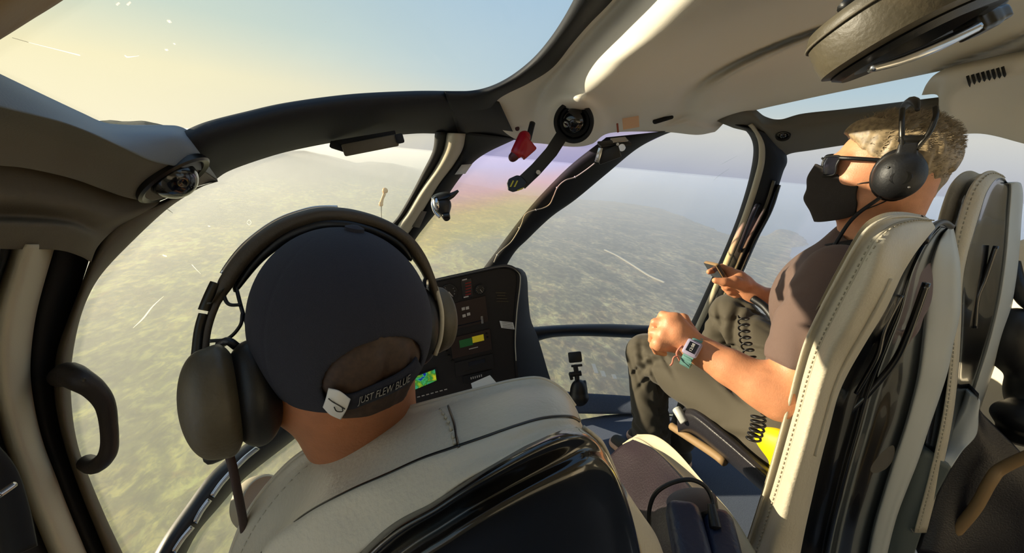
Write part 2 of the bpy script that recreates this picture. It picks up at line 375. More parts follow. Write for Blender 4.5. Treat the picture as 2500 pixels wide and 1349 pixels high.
rr = 150*np.exp(np.linspace(0, math.log(40000/150.), nr)); aa = np.radians(np.linspace(-75, 75, na)); Rg, Ag = np.meshgrid(rr, aa, indexing='ij')
g = np.stack([Rg*np.sin(Ag), Rg*np.cos(Ag)], -1)
ridge = np.interp(Ag, cphi, cel, right=-.3); DR = 8500.
hr = np.clip(GH+DR*ridge, 0, 2000)+70*(fbm(g[..., 0]/900, g[..., 1]/900, 5)-.5)
prof_ = np.where(Rg < DR, np.exp(-((DR-Rg)/3000)**2), np.exp(-((Rg-DR)/5000)**2))
fade = 1/(1+np.exp((Ag-cphi[-1])/.03))
hh = hr*prof_*fade+26*fbm(g[..., 0]/700, g[..., 1]/700, 5, 3)+6*fbm(g[..., 0]/60, g[..., 1]/60, 3, 9)
edge = g+np.stack([fbm(g[..., 0]/500, g[..., 1]/500, 4, 5)-.5, fbm(g[..., 0]/500, g[..., 1]/500, 4, 8)-.5], -1)*160
hh = np.where(inside(edge), hh+4, -40.)
# the headland is a low cone
hd = ground2(1910, 580); hh = np.where(inside(edge), hh+90*np.exp(-((g-hd)**2).sum(-1)/(2*170**2)), hh)
def landmat():
    m = bpy.data.materials.new('dry_scrubland'); m.use_nodes = True; n = m.node_tree.nodes; l = m.node_tree.links; b = n['Principled BSDF']; b.inputs['Roughness'].default_value = .95; b.inputs['Specular IOR Level'].default_value = .1
    t = n.new('ShaderNodeTexCoord')
    def noise(sc, st, **k):
        mp = n.new('ShaderNodeMapping'); mp.inputs['Scale'].default_value = st; l.new(t.outputs['Object'], mp.inputs[0])
        x = n.new('ShaderNodeTexNoise'); x.inputs['Scale'].default_value = sc; x.inputs['Detail'].default_value = k.get('d', 8); x.inputs['Roughness'].default_value = .65; x.inputs['Distortion'].default_value = k.get('w', .6); l.new(mp.outputs[0], x.inputs[0]); return x.outputs['Fac']
    def ramp(f, stops):
        r = n.new('ShaderNodeValToRGB'); e = r.color_ramp.elements
        while len(e) < len(stops): e.new(.5)
        for k, (p, c) in enumerate(stops): e[k].position = p; e[k].color = (*s2l(c), 1)
        l.new(f, r.inputs[0]); return r.outputs[0]
    geo = n.new('ShaderNodeNewGeometry')
    def along(v, off, sc):
        d = n.new('ShaderNodeVectorMath'); d.operation = 'DOT_PRODUCT'; d.inputs[1].default_value = tuple(v); l.new(geo.outputs['Position'], d.inputs[0])
        m_ = n.new('ShaderNodeMapRange'); m_.interpolation_type = 'SMOOTHSTEP'; m_.inputs['From Min'].default_value = off; m_.inputs['From Max'].default_value = off+sc; l.new(d.outputs['Value'], m_.inputs['Value']); return m_.outputs[0]
    def mixc(f, A, B, mode='MIX', fv=None):
        x = n.new('ShaderNodeMix'); x.data_type = 'RGBA'; x.blend_type = mode
        if fv is not None: x.inputs['Factor'].default_value = fv
        else: l.new(f, x.inputs['Factor'])
        l.new(A, x.inputs['A']); l.new(B, x.inputs['B']); return x.outputs['Result']
    green = ramp(noise(.0009, (1, 1, 1)), [(.34, (140, 146, 90)), (.5, (192, 186, 122)), (.62, (222, 210, 146)), (.75, (166, 162, 112))])
    lava = ramp(noise(.0009, (1, 1, 1)), [(.34, (166, 158, 156)), (.5, (190, 180, 172)), (.62, (214, 204, 190)), (.75, (178, 170, 162))])
    soil = mixc(along(gr, -700, 1500), green, lava)
    hill = ramp(noise(.004, (1, 1, 1), d=8), [(.4, (44, 52, 44)), (.6, (84, 88, 68))])
    hgt = along(GUP, 1.25-GH+90, 160); soil = mixc(hgt, soil, hill)
    mid = ramp(noise(.006, (1, .45, 1), d=10, w=.8), [(.38, (88, 92, 70)), (.5, (140, 138, 112)), (.62, (214, 206, 168))])
    fine = ramp(noise(.03, (1, .6, 1), d=12, w=.4), [(.38, (84, 88, 66)), (.5, (144, 140, 116)), (.62, (236, 226, 186))])
    x1 = mixc(None, soil, mid, 'OVERLAY', .75)
    x = n.new('ShaderNodeMix'); x.data_type = 'RGBA'; x.blend_type = 'OVERLAY'; x.inputs['Factor'].default_value = .72; l.new(x1, x.inputs['A']); l.new(fine, x.inputs['B'])
    l.new(x.outputs['Result'], b.inputs['Base Color']); return m
land = mk('coastal_plain', gpos(g, hh).reshape(-1, 3), grid_faces(nr, na), landmat())
struct(land, 'dry scrub-covered coastal plain rising to hazy hills')
sm = mat('sea_water', (70, 122, 160), .3, bump=.3, bscale=.02)
q = np.array([[-60000, -5000], [60000, -5000], [60000, 60000], [-60000, 60000.]])
sea = mk('sea', gpos(q, np.zeros(4)), [(0, 1, 2, 3)], sm, smooth=False); struct(sea, 'flat blue sea beyond the coast')
# haze lying over the land, below the helicopter
hz = bpy.data.materials.new('haze'); hz.use_nodes = True; n = hz.node_tree.nodes; n.remove(n['Principled BSDF'])
vs = n.new('ShaderNodeVolumeScatter'); vs.inputs['Color'].default_value = (.93, .95, 1, 1); vs.inputs['Density'].default_value = .00027; vs.inputs['Anisotropy'].default_value = .45
hz.node_tree.links.new(vs.outputs[0], n['Material Output'].inputs['Volume'])
q = np.array([[x, y] for x, y in ((-45000, -6000), (45000, -6000), (45000, 45000), (-45000, 45000))], float)
V = np.vstack([gpos(q, np.full(4, -60.)), gpos(q, np.full(4, 520.))])
hb = mk('haze', V, [(0, 1, 2, 3), (4, 5, 6, 7), (0, 1, 5, 4), (1, 2, 6, 5), (2, 3, 7, 6), (3, 0, 4, 7)], hz, smooth=False)
tag(hb, 'thin warm haze lying over the plain and the sea', 'haze', kind='stuff')
h2 = hz.copy(); h2.node_tree.nodes['Volume Scatter'].inputs['Density'].default_value = .000035
V = np.vstack([gpos(q, np.full(4, 520.5)), gpos(q, np.full(4, 672.))])
tag(mk('haze', V, [(0, 1, 2, 3), (4, 5, 6, 7), (0, 1, 5, 4), (1, 2, 6, 5), (2, 3, 7, 6), (3, 0, 4, 7)], h2, smooth=False), 'fainter haze fading upward towards the horizon', 'haze', kind='stuff')
# small resort buildings and the pale road far below
def on_ground(px, py): return ground2(px, py)
RG = np.stack([gr, gf, GUP], 1)
bl = [(1450, 912, 'long pale resort block far below, beside the darker garden strip', 60, 12), (1470, 925, 'middle pale resort block far below, on the right of the long one', 34, 14), (1497, 932, 'rightmost grey resort block far below the chin window', 26, 12)]
mb = mat('pale_render', (206, 200, 180), .8); mrf = mat('grey_roof', (150, 146, 132), .8)
for px, py, lab, ln, wd in bl:
    c = gpos(on_ground(px, py)[None], np.array([8.]))[0]; t = thing('resort_building', lab, 'building', c, 'resort blocks on the plain')
    k = GH/900
    boxm('wall', c+GUP*6, RG, (wd, ln, 14), mb, t, bev=0); boxm('roof', c+GUP*13.6, RG, (wd*1.08, ln*1.04, 1.6), mrf, t, bev=0)
rp = np.array([gpos(on_ground(a, b)[None], np.array([34.]))[0] for a, b in ((1475, 618), (1500, 630), (1530, 648), (1560, 668), (1585, 684), (1620, 700))]); R_ = cr(rp, 40)
T = np.gradient(R_, axis=0); Sd = np.cross(T, GUP); Sd /= np.linalg.norm(Sd, axis=1)[:, None]
struct(mk('dirt_road', np.stack([R_-Sd*7, R_-Sd*7-GUP*8, R_+Sd*7-GUP*8, R_+Sd*7], 1).reshape(-1, 3), grid_faces(40, 4, True), mat('pale_dirt', (214, 206, 178), .9)), 'thin pale road crossing the plain')

# ================================================================ the cabin shell
def yscale(y): return (1-(max(y, 0)/SB)**SP)**(1/SP)
def shell_pt(th, y, ins=0.):
    s = yscale(y); c, d = math.cos(th), math.sin(th)
    z = (SCC if d > 0 else 1.15)
    return np.array([SX+s*(SA-ins)*math.copysign(abs(c)**(2/SP), c), y, SZ+s*(z-ins)*math.copysign(abs(d)**(2/SP), d)])
def tube_wall(name, th0, th1, y0, y1, m, holes=(), nt_=40, ny=40, ins=.0, th=.03):
    T_ = np.linspace(th0, th1, nt_); Ys = np.linspace(y0, y1, ny); P = np.array([[shell_pt(a, y, ins) for y in Ys] for a in T_]); P2 = np.array([[shell_pt(a, y, ins-th) for y in Ys] for a in T_])
    V = np.vstack([P.reshape(-1, 3), P2.reshape(-1, 3)]); o = nt_*ny; Fc = []
    keep = np.ones((nt_-1, ny-1), bool)
    for i in range(nt_-1):
        for j in range(ny-1):
            c = P[i:i+2, j:j+2].reshape(-1, 3).mean(0)
            for (ya, yb, za, zb) in holes:
                if ya < c[1] < yb and za < c[2] < zb: keep[i, j] = False
    for i in range(nt_-1):
        for j in range(ny-1):
            if not keep[i, j]: continue
            a = i*ny+j; Fc.append((a, a+1, a+ny+1, a+ny)); Fc.append((a+o, a+ny+o, a+ny+1+o, a+1+o))
            for di, dj, e in ((-1, 0, (a, a+1)), (1, 0, (a+ny, a+ny+1)), (0, -1, (a, a+ny)), (0, 1, (a+1, a+ny+1))):
                ii, jj = i+di, j+dj
                if not (0 <= ii < nt_-1 and 0 <= jj < ny-1) or not keep[ii, jj]: Fc.append((e[0], e[1], e[1]+o, e[0]+o))
    return struct(mk(name, V, Fc, m, smooth=False))
HOLE = (-.4, .30, .80, 1.42)
tube_wall('wall_left', math.pi*.74, math.pi*1.35, -1.4, .70, MT['cream'], [HOLE, (-1.1, -.25, .8, 1.42)])
tube_wall('wall_right', -math.pi*.35, math.pi*.30, -1.4, .62, MT['cream'], [(-.9, .5, .8, 1.4)])
tube_wall('ceiling', math.pi*.30, math.pi*.74, -1.4, .16, MT['cream'])
rp_ = [shell_pt(a, -1.4, -.02) for a in np.linspace(0, 2*math.pi, 40, endpoint=False)]
struct(prism('wall_back', rp_, (0, -.03, 0), MT['cream']))
# floor: carpet following the hull
fp = []
for a in np.linspace(0, 2*math.pi, 60, endpoint=False):
    c, s_ = math.cos(a), math.sin(a); y = (1.78 if s_ > 0 else 1.38)*math.copysign(abs(s_)**(2/2.6), s_); fp.append((SX+1.02*math.copysign(abs(c)**(2/2.6), c), y, 0))
struct(prism('floor', fp, (0, 0, -.04), MT['carpet']), 'grey blue cabin carpet')
tube_wall('trim_1', math.pi*1.35, math.pi*1.65, -1.4, 1.2, MT['navy'])
# ---- header, mullions, pillars
NV = MT['navy']
hd_ = strip('trim_2', [(436, 326), (500, 298), (600, 272), (700, 250), (850, 230), (1000, 222), (1100, 222), (1160, 224), (1215, 240)], [(524, 440), (560, 417), (640, 388), (720, 366), (850, 342), (1000, 327), (1062, 326), (1140, 328), (1262, 342)], NV, n=90, k=13, bulge=.03, base=.01)
struct(hd_, 'dark navy windshield header')
struct(strip('trim_3', [(1085, 222), (1150, 221), (1200, 209), (1250, 183), (1300, 143), (1340, 97), (1375, 45), (1405, -10), (1450, -100)], [(1120, 330), (1200, 290), (1216, 244), (1290, 204), (1350, 165), (1396, 108), (1440, 58), (1495, 2), (1575, -95)], NV, n=70, bulge=.02, base=.02), 'dark rim between roof window and cream ceiling')
struct(strip('trim_4', [(1062, 322), (1056, 368), (1031, 420), (1000, 480), (970, 530), (944, 562), (905, 640), (880, 760)], [(1094, 322), (1086, 365), (1064, 410), (1024, 470), (995, 520), (968, 560), (935, 640), (910, 760)], MT['seal'], n=60, bulge=.02), 'black edge of the left mullion')
struct(strip('trim_5', [(1090, 324), (1082, 365), (1060, 410), (1020, 470), (990, 520), (962, 560), (928, 640), (905, 760)], [(1137, 326), (1130, 362), (1108, 402), (1072, 450), (1042, 500), (1012, 550), (985, 590), (930, 700), (915, 760)], MT['creamtrim'], n=60, bulge=.045, base=.015), 'cream mullion cover left of centre')
struct(strip('trim_6', [(1133, 322), (1130, 362), (1106, 402), (1068, 450), (1038, 500), (1008, 550), (975, 610), (930, 700)], [(1262, 338), (1190, 372), (1150, 402), (1110, 452), (1076, 505), (1042, 547), (1005, 600), (960, 700)], NV, n=60, bulge=.02), 'dark right flank of the left mullion')
cp_ = strip('trim_7', [(1480, 335), (1400, 397), (1340, 455), (1290, 510), (1243, 570), (1212, 612), (1182, 652), (1150, 700), (1120, 760)], [(1700, 312), (1640, 322), (1560, 360), (1480, 425), (1405, 487), (1345, 530), (1290, 582), (1250, 625), (1200, 720)], MT['seal'], n=90, bulge=.04, base=.015, k=13)
struct(cp_, 'curved dark centre windshield post')
pil = strip('trim_8', [(1760, 296), (1812, 312), (1838, 352), (1832, 420), (1805, 515), (1772, 600), (1722, 712), (1680, 800), (1640, 870), (1600, 960)], [(1905, 330), (1922, 388), (1912, 420), (1893, 478), (1868, 545), (1838, 612), (1800, 700), (1765, 790), (1730, 860), (1690, 960)], NV, n=90, k=13, bulge=.045, base=.01)
struct(pil, 'dark right door pillar')
struct(strip('trim_9', [(1826, 306), (1849, 340), (1852, 385), (1842, 432), (1816, 515), (1786, 592), (1738, 705), (1700, 790), (1660, 870)], [(1838, 300), (1866, 345), (1869, 390), (1858, 440), (1832, 520), (1800, 600), (1752, 712), (1712, 800), (1672, 880)], MT['creamtrim'], n=90, bulge=.01, base=.05, back=.02), 'cream edging along the right door pillar')
for i, (a, b, mtl) in enumerate([((1890, 440), (1760, 740), 'taupe'), ((1903, 450), (1776, 740), 'dkmetal')]):
    P = [(a[0], a[1]), (a[0]-22, a[1]+65), ((a[0]+b[0])/2-4, (a[1]+b[1])/2+8), b, (b[0]-60, b[1]+130)]
    struct(strip('trim_%d' % (10+i), [(x-4, y) for x, y in P], [(x+4, y+2) for x, y in P], MT[mtl], n=50, bulge=.008, base=.052, back=.02), ['taupe rib running down the right door pillar', 'metal rib running down the right door pillar'][i])
# grab handle on right pillar
hp = [S(1853, 500, .055), S(1846, 505, .085), S(1826, 552, .09), S(1808, 600, .085), S(1806, 612, .055)]
tag(tube('grab_handle', hp, .009, MT['black'], n=40), 'black grab handle on the right door pillar', 'handle')
struct(strip('trim_12', [(1270, 800), (1320, 796), (1380, 792), (1480, 790), (1560, 793), (1640, 796), (1700, 800)], [(1300, 836), (1350, 823), (1430, 820), (1530, 824), (1600, 828), (1640, 834), (1680, 840)], MT['black'], n=60, bulge=.04), 'black cross rail above the chin window')
struct(strip('trim_13', [(1283, 690), (1290, 740), (1297, 790), (1310, 830), (1330, 885), (1345, 930), (1350, 965), (1355, 1010)], [(1240, 690), (1245, 740), (1250, 790), (1255, 830), (1265, 885), (1270, 930), (1275, 980), (1280, 1010)], NV, n=50, bulge=.01, base=.02), 'dark left border of the chin window')
struct(strip('trim_14', [(1270, 930), (1330, 945), (1400, 957), (1480, 962), (1560, 967), (1640, 970), (1720, 960)], [(1270, 990), (1330, 1000), (1400, 1008), (1480, 1010), (1560, 1010), (1640, 1010), (1720, 1000)], MT['carpet'], n=50, bulge=.01, base=.02), 'blue carpeted sill below the chin window')
struct(strip('trim_15', [(1590, 800), (1600, 850), (1590, 900), (1570, 970), (1560, 1000)], [(1700, 800), (1680, 850), (1670, 900), (1650, 970), (1640, 1000)], NV, n=40, bulge=.01), 'dark right border of the chin window')
# right rail and lining
rr_ = patch('trim_16', [[(1740, 290, .02), (1790, 262, .03), (1835, 262, .03), (1868, 284, .03), (1905, 291, .03), (1960, 277, .03), (2060, 266, .03), (2170, 252, .03), (2300, 236, .03)],
    [(1760, 300, .05), (1800, 278, .055), (1840, 285, .06), (1872, 312, .06), (1905, 318, .06), (1970, 308, .06), (2070, 292, .06), (2180, 276, .06), (2305, 262, .06)],
    [(1775, 306, .045), (1822, 302, .05), (1862, 322, .045), (1890, 348, .045), (1915, 350, .045), (1975, 338, .045), (2080, 322, .045), (2190, 306, .045), (2310, 296, .045)],
    [(1790, 312, .01), (1832, 325, .01), (1880, 362, .02), (1900, 402, .01), (1924, 377, .01), (1985, 366, .01), (2090, 350, .01), (2200, 336, .01), (2330, 326, .01)]], MT['slate'], n=110, k=16)
struct(rr_, 'slate roof rail above the right door')
struct(patch('trim_17', [[(2250, 232, .04), (2262, 205, .04), (2285, 180, .04), (2330, 160, .04), (2420, 140, .04), (2560, 112, .04), (2700, 90, .04)],
    [(2288, 232, .05), (2292, 212, .07), (2305, 190, .085), (2345, 170, .09), (2430, 150, .09), (2560, 126, .09), (2700, 100, .09)],
    [(2292, 262, .06), (2300, 245, .10), (2325, 222, .115), (2370, 205, .12), (2445, 187, .12), (2565, 165, .12), (2700, 140, .12)],
    [(2300, 290, .05), (2318, 272, .09), (2345, 248, .10), (2390, 228, .105), (2460, 207, .105), (2570, 190, .105), (2700, 170, .105)],
    [(2310, 312, .04), (2330, 300, .06), (2370, 285, .06), (2410, 270, .06), (2480, 262, .06), (2580, 255, .06), (2700, 250, .06)],
    [(2318, 328, .01), (2345, 327, .02), (2390, 326, .02), (2430, 332, .02), (2490, 348, .02), (2580, 372, .02), (2700, 410, .02)]], MT['cream'], n=70, k=40), 'bulging cream lining above the rear right window')
for i in range(8):
    a = 2366+i*12.2; b = 199-i*3.2
    P = [S(a-4, b-14, .113), S(a-1, b-3, .119), S(a+3, b+11, .118)]
    o = tube('vent_slot', P, .0024, MT['seal'], n=8, k=8); tag(o, 'dark slot in the cream lining, %s' % ['first from the left', 'second from the left', 'third from the left', 'fourth from the left', 'fourth from the right', 'third from the right', 'second from the right', 'last on the right'][i], 'vent', 'slots of the air vent in the right lining')
# ceiling lining
def cfn(px, py, ins):
    def gauss(cx, cy, sx_, sy_, an=0):
        a = math.radians(an); u = (px-cx)*math.cos(a)+(py-cy)*math.sin(a); v = -(px-cx)*math.sin(a)+(py-cy)*math.cos(a); return u/sx_, v/sy_
    u, v = gauss(1402, 300, 86, 66, 30); r = np.sqrt(u*u+v*v); ins = ins+.03*(1/(1+np.exp((r-1)*9)))
    u, v = gauss(1718, 300, 45, 34); r = np.sqrt(u*u+v*v); ins = ins+.02*np.exp(-r**2.5)
    u, v = gauss(2150, 120, 500, 92, -17); r = np.sqrt(np.abs(u)**2.2+np.abs(v)**2.2); ins = ins-.03*np.exp(-((r-1)/.08)**2)+.014*(1/(1+np.exp((r-.9)*18)))
    u, v = gauss(1640, 292, 46, 12, -14); r = np.sqrt(u*u+v*v); ins = ins-.02*np.exp(-r**3)
    return ins
cols = [[(1196, 240), (1212, 300), (1262, 341), (1330, 351), (1400, 358), (1445, 351), (1492, 324), (1620, 322), (1700, 329), (1745, 322)],
    [(1250, 214), (1272, 250), (1300, 285), (1345, 300), (1400, 300), (1465, 290), (1535, 280), (1640, 280), (1720, 290), (1800, 282)],
    [(1310, 188), (1322, 200), (1334, 215), (1372, 228), (1440, 226), (1515, 215), (1590, 205), (1700, 205), (1830, 215), (1960, 243)],
    [(1370, 138), (1376, 146), (1386, 154), (1425, 158), (1500, 154), (1590, 138), (1690, 122), (1820, 115), (2010, 135), (2230, 187)],
    [(1430, 64), (1437, 72), (1448, 80), (1495, 84), (1595, 76), (1700, 64), (1820, 50), (1980, 42), (2220, 65), (2440, 143)],
    [(1490, -2), (1499, 5), (1513, 12), (1565, 14), (1675, 4), (1815, -8), (1960, -18), (2150, -25), (2410, 5), (2660, 95)],
    [(1575, -105), (1585, -98), (1602, -92), (1655, -88), (1780, -100), (1930, -110), (2100, -120), (2350, -130), (2650, -100), (2950, 10)]]
ci = [[.02, .03, .035, .05, .06, .06, .05, .05, .05, .03]]+[[.02, .028, .03, .05, .07, .085, .09, .085, .08, .03]]+[[.02, .022, .025, .062, .108, .12, .118, .11, .095, .035]]*5
rows = [[(cols[c][r][0], cols[c][r][1], ci[c][r]) for c in range(7)] for r in range(10)]
struct(patch('trim_18', rows, MT['cream'], n=150, k=170, back=-.015, fn=cfn), 'sculpted cream ceiling lining with bulge and oval recess')
struct(patch('trim_19', [[(300, -100, .03), (155, 0, .03), (80, 47, .03), (0, 97, .03), (-140, 180, .03)], [(200, -160, .05), (60, -60, .05), (-20, 10, .05), (-100, 70, .05), (-240, 150, .05)], [(60, -260, .03), (-80, -160, .03), (-160, -60, .03), (-220, 0, .03), (-360, 60, .03)], [(100, -800, .03), (-250, -620, .03), (-480, -420, .03), (-700, -200, .03), (-900, 60, .03)], [(0, -2200, .02), (-700, -1700, .02), (-1300, -1100, .02), (-1700, -500, .02), (-1900, 60, .02)]], MT['tan'], n=30, k=40), 'tan roof lining corner above the roof window')
# left rail and door post
RAIL = [[(-260, 60, .0), (-100, 132, .0), (0, 180, .0), (100, 228, .0), (200, 275, .0), (250, 297, .0), (300, 304, .0), (400, 305, .0), (440, 309, .0), (470, 328, .0), (500, 372, .0), (532, 440, .0)],
    [(-260, 90, .04), (-100, 160, .04), (0, 206, .04), (100, 250, .04), (190, 290, .04), (245, 313, .04), (300, 325, .04), (390, 330, .04), (430, 335, .04), (470, 355, .04), (500, 385, .035), (530, 436, .02)],
    [(-260, 190, .065), (-100, 228, .065), (0, 257, .065), (90, 280, .065), (150, 296, .065), (220, 322, .065), (300, 358, .065), (370, 387, .065), (430, 400, .06), (470, 408, .055), (500, 415, .045), (531, 440, .02)],
    [(-260, 252, .04), (-100, 292, .04), (0, 312, .04), (80, 330, .04), (150, 348, .04), (220, 372, .045), (290, 400, .05), (340, 428, .055), (400, 430, .055), (460, 432, .05), (500, 436, .04), (531, 441, .02)],
    [(-260, 370, .045), (-100, 398, .045), (0, 404, .045), (60, 410, .045), (130, 424, .045), (190, 440, .045), (250, 462, .045), (310, 482, .05), (370, 490, .05), (430, 472, .05), (490, 452, .04), (532, 442, .015)]]
struct(patch('trim_20', RAIL[:3]+[[(x, y+4, z-.008) for x, y, z in RAIL[2]]], mat('skylit_trim', (112, 118, 124), .6, bump=.2, bscale=500), n=110, k=24), 'top of the left roof rail, blue grey from painted sky light')  # rail's own trim is taupe; sky light on top painted as blue grey
struct(patch('trim_28', [[(x, y-2, z-.004) for x, y, z in RAIL[2]]]+RAIL[3:], MT['slate'], n=110, k=30), 'taupe flank of the left roof rail')
AE = [(532, 443), (495, 455), (455, 478), (400, 517), (320, 592), (252, 664), (215, 725), (190, 800), (174, 900), (176, 1000), (190, 1085), (216, 1160), (260, 1265), (300, 1350), (345, 1450)]
AO = [(532, 441), (450, 466), (385, 494), (330, 510), (262, 560), (226, 622), (196, 700), (165, 780), (138, 862), (132, 950), (144, 1035), (166, 1115), (198, 1205), (235, 1295), (300, 1450)]
struct(strip('trim_21', AE, AO, MT['taupe'], n=100, bulge=.02, base=.02, k=11), 'taupe frame round the left door opening')
struct(patch('trim_22', [[(-260, 345, .01), (-60, 365, .01), (60, 382, .01), (190, 412, .01), (300, 460, .01), (395, 475, .01)], [(-260, 395, .03), (-60, 417, .03), (60, 427, .03), (190, 456, .03), (300, 495, .03), (385, 498, .035)], [(-260, 470, .05), (-60, 480, .05), (60, 485, .05), (180, 500, .05), (270, 530, .05), (345, 522, .04)],
    [(-260, 520, .04), (-60, 524, .04), (60, 526, .04), (170, 536, .045), (240, 560, .045), (285, 556, .035)], [(-260, 540, .06), (-60, 545, .06), (60, 548, .06), (160, 556, .06), (220, 580, .055), (240, 600, .045)],
    [(-260, 605, .05), (-60, 606, .055), (40, 608, .055), (140, 610, .055), (195, 625, .05), (222, 640, .04)]], MT['taupe'], n=70, k=36), 'taupe panel above the left door window')
struct(strip('trim_23', [(228, 600), (200, 690), (168, 780), (141, 862), (135, 950), (146, 1035), (168, 1115), (200, 1205), (238, 1295), (300, 1450)], [(130, 600), (104, 690), (84, 770), (74, 850), (72, 920), (84, 1000), (104, 1080), (133, 1160), (172, 1260), (240, 1420)], MT['seal'], n=80, bulge=.015, base=.0), 'black seal inside the left door frame')
struct(strip('trim_24', [(136, 596), (108, 690), (88, 770), (77, 850), (75, 920), (86, 1000), (106, 1080), (136, 1160), (175, 1260), (250, 1440)], [(22, 596), (2, 660), (-30, 760), (-40, 850), (-30, 950), (0, 1070), (30, 1150), (60, 1230), (110, 1350), (150, 1440)], MT['creamtrim'], n=80, bulge=.05, base=.01, k=13), 'cream rear door post on the left')
struct(strip('trim_25', [(30, 598), (10, 660), (-22, 760), (-30, 850), (-22, 950), (6, 1070), (34, 1150), (66, 1230), (120, 1350), (160, 1440)], [(2, 598), (-14, 660), (-120, 780), (-160, 850), (-140, 950), (-120, 1070), (-100, 1150), (-80, 1230), (-60, 1350), (-50, 1440)], MT['seal'], n=60, bulge=.02, base=.03), 'dark rear edge of the left post')
struct(strip('trim_26', [(365, 1370), (400, 1310), (450, 1240), (508, 1162), (560, 1113), (640, 1050), (740, 960)], [(445, 1370), (482, 1300), (532, 1240), (592, 1172), (645, 1128), (720, 1070), (790, 1010)], MT['black'], n=60, bulge=.03, base=.01), 'black lower rail of the left door')
for i, (a, b) in enumerate([((424, 1346), (470, 1284)), ((476, 1274), (512, 1218)), ((518, 1210), (566, 1150)), ((574, 1142), (630, 1092))]):
    P = cr([a, ((a[0]+b[0])/2-2, (a[1]+b[1])/2-1), b], 5)
    o = strip('rail_slot', [(x-6, y-3) for x, y in P], [(x+6, y+4) for x, y in P], MT['chrome'], n=14, k=5, bulge=.003, base=.04, back=.03)
    tag(o, ['silver slotted plate lowest on the black left door rail', 'silver slotted plate second from the bottom of the left rail', 'silver slotted plate third from the bottom of the left rail', 'silver slotted plate topmost on the left rail, beside the headset'][i], 'rail plate', 'silver plates along the left door rail')
# lower walls
struct(patch('trim_27', [[(2200, 760, .03), (2330, 660, .03), (2480, 590, .03), (2750, 520, .03)], [(2200, 900, .06), (2330, 820, .06), (2480, 780, .06), (2750, 740, .06)], [(2150, 1100, .05), (2330, 1100, .05), (2480, 1100, .05), (2750, 1100, .05)], [(2100, 1500, .03), (2330, 1550, .03), (2480, 1600, .03), (2750, 1700, .03)]], MT['cream'], n=40, k=30), 'cream lower right cabin side panel')
# panes
def pane(name, rows, m, lab): return struct(patch(name, [[(x, y, -.003) for x, y in r] for r in rows], m, n=30, k=24, back=-.008), lab)
pane('window_1', [[(470, 400), (700, 330), (1000, 290), (1112, 300)], [(330, 540), (550, 480), (850, 450), (1062, 440)], [(200, 760), (450, 700), (750, 680), (960, 620)], [(153, 900), (450, 900), (700, 900), (900, 900)], [(190, 1150), (450, 1200), (700, 1200), (900, 1200)], [(300, 1440), (500, 1450), (750, 1500), (900, 1500)]], MT['glass'], 'hazy left windshield pane')
pane('window_2', [[(1100, 300), (1240, 310), (1380, 320), (1640, 320)], [(1080, 440), (1190, 430), (1300, 430), (1420, 430)], [(1010, 560), (1090, 560), (1180, 560), (1262, 570)], [(940, 680), (1020, 680), (1100, 680), (1180, 690)], [(900, 800), (980, 800), (1080, 800), (1160, 800)]], MT['glasspink'], 'pane with painted pink sheen between the mullion and the centre post')
pane('window_3', [[(1540, 345), (1640, 300), (1740, 290), (1830, 300)], [(1400, 450), (1540, 440), (1700, 430), (1860, 400)], [(1262, 580), (1430, 580), (1620, 590), (1800, 590)], [(1190, 700), (1380, 700), (1560, 710), (1745, 720)], [(1160, 810), (1350, 810), (1520, 812), (1690, 816)]], MT['glassright'], 'right windshield pane')
pane('window_4', [[(1270, 808), (1400, 806), (1520, 808), (1670, 812)], [(1290, 900), (1400, 900), (1520, 900), (1640, 900)], [(1300, 985), (1400, 985), (1520, 985), (1620, 985)]], MT['glassright'], 'chin window')
pane('window_5', [[(1880, 350), (2100, 320), (2350, 300), (2650, 360)], [(1850, 560), (2100, 560), (2350, 560), (2650, 560)], [(1790, 740), (2000, 760), (2350, 760), (2700, 700)], [(1700, 960), (1950, 960), (2250, 950), (2650, 900)]], MT['glassright'], 'right door pane')
pane('window_6', [[(-300, -180), (250, -200), (800, -200), (1530, -160)], [(-200, 0), (300, 20), (800, 20), (1430, 20)], [(-180, 90), (300, 200), (750, 170), (1300, 170)], [(-160, 130), (330, 318), (700, 262), (1180, 236)]], MT['glassroof'], 'roof window above the pilot')
pane('window_7', [[(1800, 240), (2000, 195), (2150, 160), (2330, 130)], [(1830, 290), (2000, 285), (2150, 265), (2320, 240)]], MT['glassroof'], 'narrow right roof window')
# ================================================================ instrument console
def PN(px, py, y=1.28): return AY(px, py, y+.32)
out = [(945, 719), (962, 712), (1060, 684), (1150, 664), (1222, 649), (1250, 650), (1270, 664), (1274, 690), (1266, 760), (1262, 830), (1266, 900), (1282, 985), (1150, 1030), (960, 1080), (945, 1060)]
base = PN(1100, 1060); base = np.array([base[0], 1.7, 0.])
con = thing('instrument_console', 'black instrument console with radios, gauges and a colour map screen', 'instrument panel', base)
O3 = np.array([PN(*p) for p in out]); cen = O3.mean(0)
body = prism('housing', O3, (.01, .2, -.07), MT['black'], con, bev=.012)
fo = cen+(O3-cen)*.965; fo[:, 1] = 1.597
fc = prism('panel_face', fo, (0, .01, 0), MT['panel'], con)
